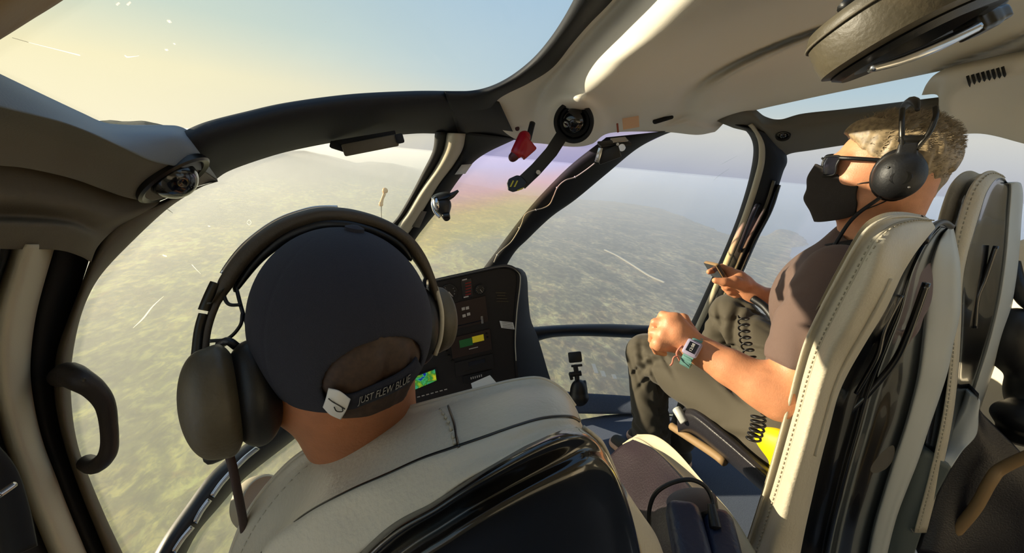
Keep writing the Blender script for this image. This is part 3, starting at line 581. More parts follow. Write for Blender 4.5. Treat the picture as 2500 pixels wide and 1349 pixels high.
# glareshield: pale sun-struck top sheet and its thin bright piping
tp = cr([PN(*p, 1.26) for p in [(940, 722), (975, 706), (1060, 683), (1150, 663), (1222, 648), (1250, 650), (1272, 665)]], 50)
G = np.stack([tp+np.array([0, 0, .004]), tp+np.array([0, .12, -.03]), tp+np.array([.0, .14, -.04]), tp+np.array([.0, .15, -.07])]); G = np.stack([crk(G[:, i], 16) for i in range(50)], 0)
closed_sheet('glareshield', G, G-np.array([0, 0, .012]), MT['glare'], con)
tube('piping', [PN(*p, 1.262) for p in [(1060, 684), (1150, 664), (1222, 650), (1250, 653), (1268, 668), (1270, 690), (1262, 760), (1258, 830), (1260, 880)]], .0022, MT['leather'], con, n=70, k=6)
sd = [PN(*p, 1.38) for p in [(1230, 650), (1270, 655), (1286, 675), (1290, 730), (1296, 780), (1312, 820), (1330, 880), (1350, 950), (1365, 1010)]]
sf = [PN(*p, 1.285) for p in [(1228, 652), (1255, 654), (1270, 672), (1266, 730), (1262, 780), (1262, 820), (1264, 880), (1272, 950), (1285, 1010)]]
G = np.stack([cr(sf, 40), cr(sd, 40), cr(sd, 40)+np.array([.02, .10, -.05])], 1)
closed_sheet('side_panel', G, G-np.array([.02, .01, 0]), NV, con)
PX = nrm(PN(1250, 750)-PN(1100, 790)); PU = np.array([0, 0, 1.])
def pq(name, q, dy, m, par, y=1.276, bev=.001):
    P = [PN(a, b, y) for a, b in q]; return prism(name, P, (0, -dy, 0), m, par, bev=bev)
def rect(cx, cy, w_, h_, sk=-.27, sy=.05):
    return [(cx-w_/2-sy*h_/2*-1*0, cy-h_/2-sk*-w_/2*1), (cx+w_/2, cy-h_/2+sk*w_/2), (cx+w_/2+sy*h_, cy+h_/2+sk*w_/2), (cx-w_/2+sy*h_, cy+h_/2-sk*w_/2)]
def prc(name, cx, cy, w_, h_, dy, m, par, sk=-.24, sy=.12, y=1.276, bev=.001):
    q = [(cx-w_/2-sy*h_/2, cy-h_/2-sk*w_/2), (cx+w_/2-sy*h_/2, cy-h_/2+sk*w_/2), (cx+w_/2+sy*h_/2, cy+h_/2+sk*w_/2), (cx-w_/2+sy*h_/2, cy+h_/2-sk*w_/2)]
    return pq(name, q, dy, m, par, y, bev)
mY = mat('yellow_display', (214, 190, 40), .4); mG = mat('green_display', (30, 84, 40), .4); mW = mat('white_marks', (190, 180, 168), .5); mR = mat('red_marks', (130, 24, 22), .5)
for m_, c_, e_ in ((mY, (214, 190, 40), .12), (mG, (30, 90, 40), .1)):
    b_ = m_.node_tree.nodes['Principled BSDF']; b_.inputs['Emission Color'].default_value = (*s2l(c_), 1); b_.inputs['Emission Strength'].default_value = e_
def gauge(cx, cy, r, par=con):
    r *= 1.22
    c = PN(cx, cy, 1.274); g_ = lathe('gauge', c, (0, -1, 0), [(0, 0), (r, 0), (r, .006), (r*.88, .007), (r*.86, .003), (0, .003)], MT['black'], par, k=28)
    for a in range(0, 300, 30):
        q = math.radians(a+120); d = np.array([math.cos(q), 0, math.sin(q)]); boxm('tick', c+d*r*.7+np.array([0, -.004, 0]), frame((0, -1, 0), d), (r*.16, r*.04, .001), mW, g_, bev=0)
    d = nrm([.5, 0, -.9]); boxm('needle', c+d*r*.3+np.array([0, -.005, 0]), frame((0, -1, 0), d), (r*.7, r*.09, .001), mW, g_, bev=0)
gauge(1096, 712, .028); gauge(1060, 760, .026); gauge(1172, 706, .018)
eg = prc('engine_display', 1140, 704, 26, 46, .003, MT['lcd'], con)
for k in range(5): prc('red_bar', 1143, 690+k*7, 14, 3, .001, mR, eg, y=1.2725, bev=0)
for k in range(2): prc('scale_mark', 1134+k*4, 682+k*42, 12, 3, .001, mW, eg, y=1.2725, bev=0)
r1 = prc('radio', 1146, 762, 84, 62, .006, MT['bezel'], con)
for a, b in ((1131, 753), (1141, 751), (1133, 770), (1144, 766)): prc('button', a, b, 8, 7, .003, mW, r1, y=1.27)
prc('slot', 1140, 790, 78, 3, .001, MT['lcd'], r1, y=1.27, bev=0)
prc('key', 1177, 780, 5, 18, .004, MT['chrome'], r1, y=1.27)
r2 = prc('radio', 1150, 838, 96, 50, .006, MT['bezel'], con)
prc('green_display', 1138, 836, 32, 18, .001, mG, r2, y=1.27, bev=0); prc('yellow_display', 1167, 826, 28, 15, .001, mY, r2, y=1.27, bev=0)
for a, b in ((1188, 814), (1190, 823), (1104, 838)): lathe('knob', PN(a, b, 1.27), (0, -1, 0), [(0, 0), (.005, 0), (.0045, .007), (0, .007)], MT['dkmetal'], r2, k=14)
prc('legend', 1156, 849, 22, 2, .0008, mW, r2, y=1.27, bev=0)
r3 = prc('radio', 1158, 890, 92, 34, .006, MT['panel'], con); prc('display', 1164, 884, 40, 10, .001, MT['lcd'], r3, y=1.27, bev=0)
prc('legend', 1154, 902, 36, 2, .0008, MT['dkmetal'], r3, y=1.27, bev=0)
for a, b in ((1096, 867), (1091, 857), (1104, 815), (1105, 880)): lathe('knob', PN(a, b, 1.275), (0, -1, 0), [(0, 0), (.006, 0), (.005, .008), (0, .008)], MT['dkmetal'], con, k=14)
r4 = prc('switch_panel', 1166, 918, 70, 18, .005, MT['black'], con)
for k in range(6): prc('switch', 1150+k*5, 922-k*1.3, 2.5, 5, .004, mW, r4, y=1.272, bev=0)
for k, (w1) in enumerate([24, 20, 26, 30]): prc('placard_line', 1222+k*1.5, 714+k*7, w1, 3, .0008, MT['dkmetal'], con, y=1.273, sk=.02, bev=0)
pl = prc('white_placard', 1238, 793, 33, 17, .001, MT['white'], con, y=1.274, sk=.12, sy=.25, bev=0)
for k in range(4): prc('print_line', 1238+k*.8, 787+k*4, 25, .9, .0004, MT['dkmetal'], pl, y=1.2728, sk=.12, bev=0)
# colour map screen
def mapmat():
    m = bpy.data.materials.new('map_screen'); m.use_nodes = True; n = m.node_tree.nodes; l = m.node_tree.links; b = n['Principled BSDF']
    t = n.new('ShaderNodeTexCoord'); x = n.new('ShaderNodeTexNoise'); x.inputs['Scale'].default_value = 38; x.inputs['Detail'].default_value = 8; l.new(t.outputs['Object'], x.inputs[0])
    mp = n.new('ShaderNodeMath'); mp.operation = 'MULTIPLY_ADD'; sx = n.new('ShaderNodeSeparateXYZ'); l.new(t.outputs['Object'], sx.inputs[0]); l.new(sx.outputs[0], mp.inputs[0]); mp.inputs[1].default_value = .4; l.new(x.outputs['Fac'], mp.inputs[2])
    r = n.new('ShaderNodeValToRGB'); e = r.color_ramp.elements
    for _ in range(3): e.new(.5)
    for k, (p, c) in enumerate([(.30, (204, 190, 40)), (.40, (120, 160, 40)), (.46, (40, 120, 50)), (.55, (70, 170, 100)), (.60, (20, 50, 150))]): e[k].position = p; e[k].color = (*s2l(c), 1)
    l.new(mp.outputs[0], r.inputs[0]); l.new(r.outputs[0], b.inputs['Base Color']); l.new(r.outputs[0], b.inputs['Emission Color']); b.inputs['Emission Strength'].default_value = .45; b.inputs['Roughness'].default_value = .3
    return m
ms = pq('map_display', [(985, 925), (1066, 897), (1070, 930), (985, 968)], .004, MT['black'], con, y=1.274)
pq('map_screen', [(985, 930), (1062, 901), (1066, 928), (985, 962)], .001, mapmat(), ms, y=1.2695, bev=0)
for k in range(7): prc('legend', 1022+k*11, 968-k*3, 7, 2.2, .0008, mW, con, y=1.273, bev=0)
# folded chart tucked under the panel
prism('paper_chart', [AY(1150, 935, 1.52), AY(1196, 915, 1.52), AY(1216, 938, 1.47), AY(1160, 972, 1.44)], (0, .004, -.003), MT['white']).location
ch = bpy.data.objects['paper_chart']; tag(ch, 'pale folded paper tucked below the radios', 'paper')
# ================================================================ pilot seat
def sy(rows): return [[AY(a, b, c) for a, b, c in r] for r in rows]
ps = thing('cabin_seat', 'cream leather seat of the pilot in the foreground, black glossy back', 'seat', (.02, .35, 0), 'front cabin seats')
R0 = [(540, 1420, .43), (600, 1262, .42), (700, 1136, .41), (800, 1070, .405), (900, 1026, .40), (990, 998, .395), (1078, 974, .39), (1166, 951, .385), (1254, 930, .38), (1320, 925, .375), (1372, 952, .37), (1403, 992, .36), (1418, 1026, .345)]
R00 = [(540, 1480, .46), (610, 1300, .45), (710, 1165, .44), (805, 1095, .435), (900, 1050, .43), (990, 1020, .425), (1078, 996, .42), (1166, 975, .415), (1254, 955, .41), (1312, 950, .40), (1360, 975, .395), (1390, 1010, .38), (1400, 1040, .36)]
R1 = [(545, 1440, .41), (625, 1278, .40), (722, 1160, .395), (815, 1092, .39), (908, 1046, .385), (996, 1016, .38), (1083, 992, .375), (1170, 968, .37), (1256, 946, .365), (1326, 942, .36), (1376, 966, .355), (1405, 1002, .35), (1418, 1032, .343)]
R15 = [(560, 1470, .37), (655, 1330, .36), (750, 1215, .35), (845, 1144, .345), (935, 1098, .335), (1020, 1064, .33), (1100, 1036, .325), (1180, 1010, .32), (1262, 984, .315), (1335, 976, .315), (1385, 988, .32), (1408, 1010, .33), (1420, 1036, .34)]
R2 = [(590, 1520, .325), (640, 1352, .315), (740, 1262, .31), (850, 1202, .30), (950, 1158, .293), (1030, 1122, .287), (1104, 1096, .283), (1180, 1070, .28), (1262, 1041, .278), (1330, 1022, .28), (1390, 1018, .29), (1412, 1026, .31), (1422, 1042, .335)]
R25 = [(620, 1560, .30), (680, 1420, .29), (770, 1330, .285), (870, 1262, .28), (965, 1212, .27), (1045, 1170, .265), (1115, 1138, .262), (1190, 1108, .26), (1266, 1075, .262), (1335, 1048, .265), (1392, 1036, .275), (1416, 1042, .295), (1428, 1060, .32)]
R3 = [(640, 1620, .285), (710, 1500, .275), (800, 1405, .27), (900, 1330, .262), (990, 1272, .255), (1060, 1226, .25), (1125, 1178, .248), (1195, 1140, .247), (1268, 1100, .25), (1340, 1064, .255), (1396, 1046, .265), (1424, 1054, .285), (1440, 1080, .31)]
def mixr(a, b, t, dc=0): return [tuple(np.array(x)*(1-t)+np.array(y)*t+np.array([0, 0, dc])) for x, y in zip(a, b)]
def creased(a, b, eps=.5): return [tuple(np.array(x)*(1-eps)+np.array(y)*eps) for x, y in zip(a, b)]
lo1 = loft('backrest_cushion', sy([R00, R0, R1, R15, R2]), MT['leather'], ps, n=140, k=50, thick=(0, .02, -.04))
loft('backrest_band', sy([[(a, b-5, c+.006) for a, b, c in R2], [(a, b+3, c-.006) for a, b, c in R2], R25, R3, [(a, b+6, c+.012) for a, b, c in R3]]), MT['leather'], ps, n=140, k=40, thick=(0, .02, -.03))
def offs(r, dx, dy, dz): return [(a+dx, b+dy, c+dz) for a, b, c in r]
# black shell back
shell_rows = [[(640, 1600, .288), (900, 1322, .265), (1060, 1218, .253), (1195, 1133, .25), (1340, 1058, .258), (1410, 1044, .272), (1440, 1066, .30), (1450, 1085, .335)],
  [(660, 1640, .27), (910, 1350, .248), (1072, 1240, .238), (1200, 1160, .236), (1345, 1082, .243), (1422, 1062, .256), (1466, 1086, .28), (1476, 1120, .33)],
  [(680, 1660, .275), (930, 1390, .256), (1090, 1275, .246), (1215, 1200, .243), (1360, 1125, .246), (1440, 1092, .256), (1490, 1125, .275), (1500, 1165, .33)],
  [(700, 1680, .262), (950, 1430, .24), (1110, 1320, .232), (1235, 1250, .232), (1380, 1180, .236), (1465, 1150, .248), (1520, 1190, .27), (1526, 1230, .33)],
  [(720, 1720, .28), (970, 1520, .262), (1130, 1440, .252), (1260, 1390, .25), (1400, 1330, .252), (1490, 1290, .262), (1556, 1320, .28), (1560, 1360, .34)],
  [(760, 1900, .32), (1000, 1760, .30), (1150, 1700, .29), (1280, 1660, .29), (1420, 1600, .29), (1520, 1560, .30), (1600, 1560, .32), (1600, 1600, .38)]]
loft('seat_shell', sy(shell_rows), MT['gloss'], ps, n=120, k=80, thick=(0, .03, -.01))
tube('shell_edge', [AY(a, b, c-.002) for a, b, c in [(1424, 1042, .30), (1450, 1062, .298), (1472, 1086, .298), (1500, 1150, .298), (1530, 1235, .30), (1560, 1330, .304), (1590, 1440, .31)]], .0022, MT['leather'], ps, n=50, k=8)
tube('piping', [AY(a, b-1, c) for a, b, c in R0[:-1]], .0025, MT['leather'], ps, n=90, k=8)
# stitches of the centre seam and edge
def stitches(P, parent, name='stitching', L_=.006, gap=.0045, r=.0009, m=None):
    P = cr(P, 400); s = np.r_[0, np.cumsum(np.linalg.norm(np.diff(P, axis=0), axis=1))]; V = []; Fc = []; k = 0
    q = 0.
    while q+L_ < s[-1]:
        a = np.array([np.interp(q, s, P[:, j]) for j in range(3)]); b = np.array([np.interp(q+L_, s, P[:, j]) for j in range(3)]); d = nrm(b-a); u = nrm(np.cross(d, [.3, .5, .8])); v = np.cross(d, u)
        for e in (a, b):
            for t in range(5): V.append(e+r*(math.cos(t*1.2566)*u+math.sin(t*1.2566)*v))
        o = k*10; Fc += [(o+t, o+(t+1) % 5, o+5+(t+1) % 5, o+5+t) for t in range(5)]+[tuple(o+t for t in range(5)), tuple(o+9-t for t in range(5))]; k += 1; q += L_+gap
    return mk(name, V, Fc, m or MT['stitch'], parent)
for dx in (-16, 14):
    stitches([AY(1110+dx-20, 998, .374), AY(1112+dx, 1030, .326), AY(1118+dx+4, 1064, .302), AY(1120+dx+8, 1090, .278)], lo1, L_=.008, gap=.006, r=.0014)
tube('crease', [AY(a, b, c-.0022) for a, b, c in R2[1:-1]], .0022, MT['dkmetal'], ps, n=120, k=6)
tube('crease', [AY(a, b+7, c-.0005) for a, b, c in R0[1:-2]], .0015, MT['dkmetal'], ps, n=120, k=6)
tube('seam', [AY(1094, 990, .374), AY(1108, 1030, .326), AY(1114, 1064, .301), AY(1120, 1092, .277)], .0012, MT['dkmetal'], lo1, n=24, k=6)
stitches([AY(a, b+3, c-.001) for a, b, c in R1], lo1)
# cushion edge showing beside the shell
loft('seat_cushion', sy([[(1500, 1150, .40), (1545, 1240, .40), (1590, 1300, .40), (1625, 1380, .40)], [(1530, 1210, .36), (1570, 1262, .36), (1606, 1320, .36), (1640, 1420, .36)], [(1480, 1260, .33), (1530, 1320, .33), (1570, 1380, .33), (1600, 1480, .33)]]), MT['leather'], ps, n=30, k=16, thick=(-.02, .03, -.02))
# ================================================================ the man's seat
ms_ = thing('cabin_seat', 'cream leather seat holding the man, stitched side bolster towards the camera', 'seat', (.88, .62, 0), 'front cabin seats')
def sx(rows): return [[AX(a, b, c) for a, b, c in r] for r in rows]
# columns run from the head down
E1 = [(2262, 534, .84), (2215, 527, .76), (2165, 531, .70), (2118, 556, .665), (2087, 598, .65), (2048, 668, .645), (2003, 752, .64), (1966, 832, .635), (1944, 905, .63), (1924, 985, .62), (1898, 1082, .60), (1872, 1175, .58), (1845, 1262, .56), (1816, 1352, .54), (1780, 1460, .50)]
E0 = [(a+12, b+6, c+.06) for a, b, c in E1]
E2 = [(2270, 536, .85), (2225, 532, .765), (2175, 540, .705), (2132, 566, .67), (2102, 608, .655), (2066, 676, .65), (2022, 760, .645), (1986, 840, .64), (1963, 912, .635), (1942, 992, .625), (1916, 1088, .605), (1890, 1180, .585), (1862, 1268, .565), (1834, 1354, .545), (1800, 1460, .505)]
E3 = [(2275, 540, .86), (2242, 545, .775), (2200, 562, .71), (2165, 592, .67), (2140, 640, .65), (2112, 700, .64), (2072, 780, .63), (2030, 858, .625), (2005, 925, .62), (1983, 1003, .61), (1956, 1098, .59), (1928, 1190, .57), (1902, 1275, .55), (1872, 1358, .53), (1840, 1460, .49)]
E4 = [(2280, 548, .87), (2258, 562, .80), (2226, 590, .735), (2196, 632, .70), (2175, 680, .68), (2148, 738, .67), (2106, 812, .665), (2062, 888, .66), (2036, 950, .65), (2014, 1026, .64), (1990, 1112, .62), (1966, 1200, .60), (1946, 1280, .58), (1924, 1362, .56), (1900, 1460, .52)]
E5 = [(2284, 556, .88), (2264, 580, .82), (2236, 616, .76), (2206, 664, .73), (2186, 706, .71), (2160, 760, .70), (2116, 832, .695), (2072, 908, .69), (2046, 966, .68), (2026, 1040, .67), (2004, 1124, .65), (1984, 1210, .63), (1966, 1290, .61), (1950, 1370, .59), (1930, 1460, .55)]
bo = loft('backrest_bolster', sx([E0, E1, [(a+5, b+2, c+.002) for a, b, c in E1], E2, E3, E4, E5]), MT['leather'], ms_, n=160, k=50, thick=(.04, .03, 0))
tube('piping', sx([[(a+2, b+1, c-.003) for a, b, c in E1]])[0], .0025, MT['leather'], bo, n=120, k=8)
EM = mixr(E2, E3, .38); tube('crease', sx([[(a, b, c-.0005) for a, b, c in EM]])[0], .0022, MT['stitch'], bo, n=160, k=6)
for q_ in (-7, 8): stitches(sx([[(a+q_, b, c-.0016) for a, b, c in EM]])[0], bo, r=.0013, L_=.005, gap=.005)
tube('piping', sx([[(a, b, c-.002) for a, b, c in E4[4:11]]])[0], .003, MT['leather'], bo, n=70, k=8)
F1 = [(2284, 550, .90), (2262, 575, .84), (2232, 612, .78), (2204, 660, .74), (2184, 704, .72), (2158, 760, .71), (2114, 832, .70), (2070, 908, .70), (2044, 966, .69), (2024, 1040, .68), (2002, 1124, .66), (1982, 1210, .64), (1964, 1290, .62), (1948, 1370, .60), (1928, 1460, .56)]
G1 = [(2316, 556, 1.12), (2300, 572, 1.10), (2286, 600, 1.07), (2270, 650, 1.06), (2262, 705, 1.06), (2257, 770, 1.055), (2250, 842, 1.05), (2240, 915, 1.045), (2226, 975, 1.04), (2208, 1040, 1.03), (2180, 1124, 1.015), (2156, 1200, 1.0), (2134, 1275, .985), (2118, 1350, .97), (2100, 1460, .94)]
loft('seat_shell', sx([F1, mixr(F1, G1, .12, .035), mixr(F1, G1, .3, .02), mixr(F1, G1, .42, -.01), mixr(F1, G1, .55, .015), mixr(F1, G1, .75, .01), mixr(F1, G1, .92, .01), G1]), MT['gloss'], ms_, n=120, k=60, thick=(.0, .03, 0))
tube('shell_ridge', [AX(a, b, c) for a, b, c in [(2262, 690, .88), (2222, 800, .87), (2185, 880, .86), (2120, 960, .83), (2070, 1010, .80), (2050, 1060, .79), (2010, 1180, .76)]], .006, MT['gloss'], ms_, n=50)
tube('shell_ridge', [AX(a, b, c) for a, b, c in [(2200, 720, .83), (2160, 800, .81), (2140, 870, .80), (2090, 960, .78)]], .004, MT['gloss'], ms_, n=40)
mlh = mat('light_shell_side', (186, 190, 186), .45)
G2 = [(2322, 552, 1.13), (2326, 560, 1.125), (2332, 590, 1.12), (2340, 640, 1.115), (2342, 700, 1.115), (2340, 765, 1.11), (2324, 838, 1.105), (2312, 900, 1.10), (2292, 965, 1.095), (2266, 1040, 1.08), (2238, 1124, 1.06), (2212, 1190, 1.04), (2186, 1260, 1.02), (2164, 1345, 1.0), (2140, 1460, .97)]
loft('side_trim', sx([G1, mixr(G1, G2, .15, -.008), mixr(G1, G2, .6, -.008), G2, [(a+4, b, c+.06) for a, b, c in G2]]), mlh, ms_, n=100, k=24, thick=(.01, .04, 0))
tube('top_piping', [AX(a, b, c) for a, b, c in [(2256, 590, .86), (2272, 560, .9), (2290, 545, .97), (2306, 543, 1.04), (2322, 553, 1.1)]], .006, MT['leatherdk'], ms_, n=30)
# seat cushion with black side
CT = [(1655, 1010, .70), (1690, 1008, .70), (1760, 1062, .70), (1830, 1122, .70), (1890, 1175, .70), (1960, 1240, .70)]
loft('seat_cushion', sx([[(a+30, b-30, c+.3) for a, b, c in CT], [(a+14, b-14, c+.05) for a, b, c in CT], CT, [(a-2, b+18, c-.006) for a, b, c in CT], [(a, b+40, c) for a, b, c in CT], [(a+2, b+52, c+.03) for a, b, c in CT]]), MT['leatherdk'], ms_, n=60, k=30, thick=(.1, .0, -.02))
tube('cushion_tip', [AX(1652, 998, .69), AX(1662, 1014, .688), AX(1672, 1030, .69)], .014, mlh, ms_, n=12)
tube('seat_rail', [AX(1640, 1040, .72), AX(1690, 1072, .72), AX(1745, 1108, .72), AX(1770, 1128, .72)], .013, MT['tan'], ms_, n=20)
# ================================================================ seat beyond
s3 = thing('cabin_seat', 'empty narrow-looking seat beyond the man, pale headrest top lit by sun', 'seat', (1.3, .62, 0), 'front cabin seats')
A1 = [(2448, 426, 1.30), (2422, 416, 1.26), (2396, 424, 1.22), (2370, 452, 1.19), (2352, 492, 1.18), (2336, 545, 1.17), (2326, 600, 1.17), (2322, 680, 1.17), (2322, 800, 1.165), (2316, 900, 1.16), (2300, 1020, 1.15), (2270, 1150, 1.13), (2230, 1300, 1.10)]
A2 = [(2456, 440, 1.31), (2444, 434, 1.28), (2428, 440, 1.24), (2408, 470, 1.215), (2394, 512, 1.205), (2378, 565, 1.195), (2362, 620, 1.19), (2350, 690, 1.19), (2346, 800, 1.185), (2340, 900, 1.18), (2326, 1020, 1.17), (2300, 1150, 1.15), (2262, 1300, 1.12)]
A3 = [(2462, 448, 1.34), (2464, 452, 1.36), (2464, 470, 1.37), (2460, 520, 1.38), (2456, 580, 1.38), (2450, 640, 1.38), (2440, 710, 1.38), (2428, 770, 1.38), (2410, 840, 1.375), (2390, 905, 1.37), (2360, 1000, 1.36), (2330, 1110, 1.34), (2290, 1260, 1.31)]
A4 = [(2480, 444, 1.37), (2488, 450, 1.40), (2492, 480, 1.42), (2488, 540, 1.43), (2484, 600, 1.43), (2478, 660, 1.43), (2468, 730, 1.43), (2454, 790, 1.43), (2434, 860, 1.42), (2412, 925, 1.415), (2384, 1010, 1.40), (2352, 1120, 1.38), (2310, 1270, 1.35)]
b3 = loft('headrest', sx([[(a+8, b+8, c+.06) for a, b, c in A1], A1, mixr(A1, A2, .35, -.006), mixr(A1, A2, .75, -.006), A2]), MT['leather'], s3, n=100, k=30, thick=(.03, .05, 0))
stitches(sx([mixr(A1, A2, .35, -.009)])[0], b3, r=.0012)
loft('seat_shell', sx([A2, mixr(A2, A3, .2, .01), mixr(A2, A3, .6, .01), A3]), MT['gloss'], s3, n=80, k=30, thick=(.0, .04, 0))
tube('shell_ridge', [AX(a, b, c) for a, b, c in [(2432, 600, 1.31), (2405, 680, 1.30), (2386, 730, 1.29), (2380, 800, 1.285)]], .005, MT['gloss'], s3, n=30)
loft('side_trim', sx([A3, mixr(A3, A4, .3, -.01), A4, [(a+6, b, c+.06) for a, b, c in A4]]), mlh, s3, n=80, k=18, thick=(.01, .05, 0))
# grey seat mount panel lower right
gm = mat('grey_mount', (92, 100, 98), .5)
ba = s3
loft('mount_plate', sx([[(2230, 1108, 1.12), (2190, 1210, 1.10), (2150, 1330, 1.08), (2110, 1450, 1.06)], [(2262, 1104, 1.13), (2236, 1210, 1.11), (2196, 1330, 1.09), (2160, 1450, 1.07)], [(2322, 1140, 1.15), (2276, 1230, 1.13), (2236, 1340, 1.11), (2200, 1450, 1.09)]]), gm, ba, n=30, k=20, thick=(.03, .03, 0))
loft('mount_arm', sx([[(2245, 1108, 1.14), (2300, 1080, 1.2), (2350, 1010, 1.25), (2368, 960, 1.28)], [(2290, 1122, 1.15), (2330, 1090, 1.2), (2372, 1030, 1.25), (2392, 975, 1.28)], [(2322, 1142, 1.16), (2350, 1100, 1.2), (2384, 1060, 1.25), (2390, 1000, 1.28)]]), mlh, ba, n=30, k=16, thick=(.03, .03, 0))
# dark rear seat and its belt
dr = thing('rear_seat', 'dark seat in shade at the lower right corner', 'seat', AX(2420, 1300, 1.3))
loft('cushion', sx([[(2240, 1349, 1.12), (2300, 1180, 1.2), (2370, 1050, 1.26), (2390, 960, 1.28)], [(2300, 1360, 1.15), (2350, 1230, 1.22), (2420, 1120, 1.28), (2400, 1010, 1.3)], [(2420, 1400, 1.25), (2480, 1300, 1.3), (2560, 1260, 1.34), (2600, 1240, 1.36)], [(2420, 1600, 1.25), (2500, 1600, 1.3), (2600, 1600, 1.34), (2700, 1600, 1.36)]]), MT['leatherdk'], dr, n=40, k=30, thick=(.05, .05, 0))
tag(tube('belt_strap', [AX(2330, 1300, 1.2), AX(2380, 1240, 1.22), AX(2420, 1170, 1.24), AX(2450, 1140, 1.26), AX(2560, 1090, 1.28)], .012, MT['tan'], n=40), 'brown strap crossing the dark lower right corner', 'strap')
bg_ = sdf_mesh('bag', [('+', 0, sEll(AX(2475, 830, 1.48), np.eye(3), (.06, .05, .09))), ('+', .03, sEll(AX(2500, 1020, 1.42), np.eye(3), (.05, .06, .04))), ('+', .03, sEll(AX(2520, 950, 1.5), np.eye(3), (.05, .05, .09))), ('+', .03, sCap(AX(2450, 1060, 1.4), AX(2540, 1080, 1.42), .02, .02))], .006, MT['black'])
tag(bg_, 'black bag hanging against the sunlit cream panel on the far right', 'bag')
tag(tube('belt_strap', [AX(2470, 640, 1.52), AX(2482, 690, 1.5), AX(2500, 730, 1.5), AX(2540, 760, 1.5)], .016, MT['black'], n=30), 'black shoulder belt beside the far seat', 'strap')
# ================================================================ centre seat cushion, plugs and cable
cs = thing('centre_cushion', 'dark leather centre seat cushion with a pale beige side band', 'seat cushion', AX(1640, 1250, .42))
T0 = [(1470, 1130, .36), (1490, 1180, .34), (1510, 1260, .31), (1530, 1349, .28), (1540, 1420, .26)]
T1 = [(1512, 1090, .40), (1560, 1150, .385), (1620, 1240, .36), (1660, 1330, .34), (1690, 1430, .32)]
T2 = [(1545, 1072, .43), (1600, 1100, .43), (1668, 1170, .42), (1740, 1262, .405), (1810, 1400, .385)]
mcl = mat('dark_brown_leather', (50, 40, 46), .36, bump=.35, bscale=260, noise=.3, nscale=6)
loft('top', sx([[(a-8, b+4, c) for a, b, c in T0], T0, T1, mixr(T1, T2, .8), T2]), mcl, cs, n=60, k=40, thick=(0, 0, -.05))
B0 = [(1520, 1082, .425), (1548, 1068, .435), (1590, 1090, .44), (1662, 1158, .435), (1735, 1250, .42), (1812, 1395, .40)]
B1 = [(1555, 1060, .45), (1600, 1064, .46), (1650, 1100, .465), (1720, 1180, .46), (1790, 1260, .45), (1860, 1375, .43)]
B2 = [(1565, 1070, .47), (1610, 1078, .48), (1660, 1116, .485), (1728, 1196, .48), (1795, 1278, .47), (1860, 1400, .45)]
loft('side_band', sx([B0, mixr(B0, B1, .15, .003), mixr(B0, B1, .9), B1, B2]), MT['creamtrim'], cs, n=60, k=24, thick=(-.01, 0, -.05))
loft('side_skirt', sx([B2, [(a+10, b+30, c+.02) for a, b, c in B2], [(a+20, b+90, c+.02) for a, b, c in B2]]), MT['taupe'], cs, n=40, k=12, thick=(-.02, 0, -.02))
cable = tube('headset_cable', [D(a, b, c) for a, b, c in [(1585, 1290, .60), (1586, 1240, .60), (1602, 1202, .595), (1640, 1178, .59), (1685, 1170, .58), (1720, 1185, .575), (1738, 1215, .57), (1742, 1245, .56)]], .0032, MT['black'], n=70); tag(cable, 'thin dark cable looping over the centre cushion', 'cable')
for i, (a, b, lab) in enumerate([(1682, 1300, 'left navy blue zipped pouch on the centre cushion'), (1764, 1318, 'right navy blue pouch beside the cable end on the centre cushion')]):
    Rp = frame(nrm(D(a+26, b+60, .50)-D(a, b-50, .56)), (1, .3, 0)); c = D(a, b+20, .54)
    t = thing('pouch', lab, 'pouch', c, 'navy pouches on the centre cushion')
    sdf_mesh('body', [('+', 0, sBox(c, Rp, (.022 if i else .024, .02, .055), .014))], .003, mat('navy_nylon', (30, 38, 62), .4, bump=.6, bscale=120), t)
    tube('zip', [c+Rp@np.array([0, -.021, z]) for z in (-.05, 0, .05)], .0016, MT['dkmetal'], t, n=12, k=6)
lathe('cable_plug', D(1742, 1262, .555), D(1750, 1300, .54)-D(1738, 1235, .56), [(0, -.018), (.005, -.016), (.007, 0), (.008, .012), (0, .016)], MT['black']); tag(bpy.data.objects['cable_plug'], 'black plug at the end of the looping cable', 'plug')
lathe('dark_socket', D(1690, 1232, .60), (0, .2, 1), [(0, -.01), (.03, -.01), (.03, .008), (.02, .01), (0, .01)], MT['black'], sx=1.3); o_ = bpy.data.objects['dark_socket']; o_.name = 'intercom_socket'; tag(o_, 'black intercom socket block behind the navy pouches', 'socket')
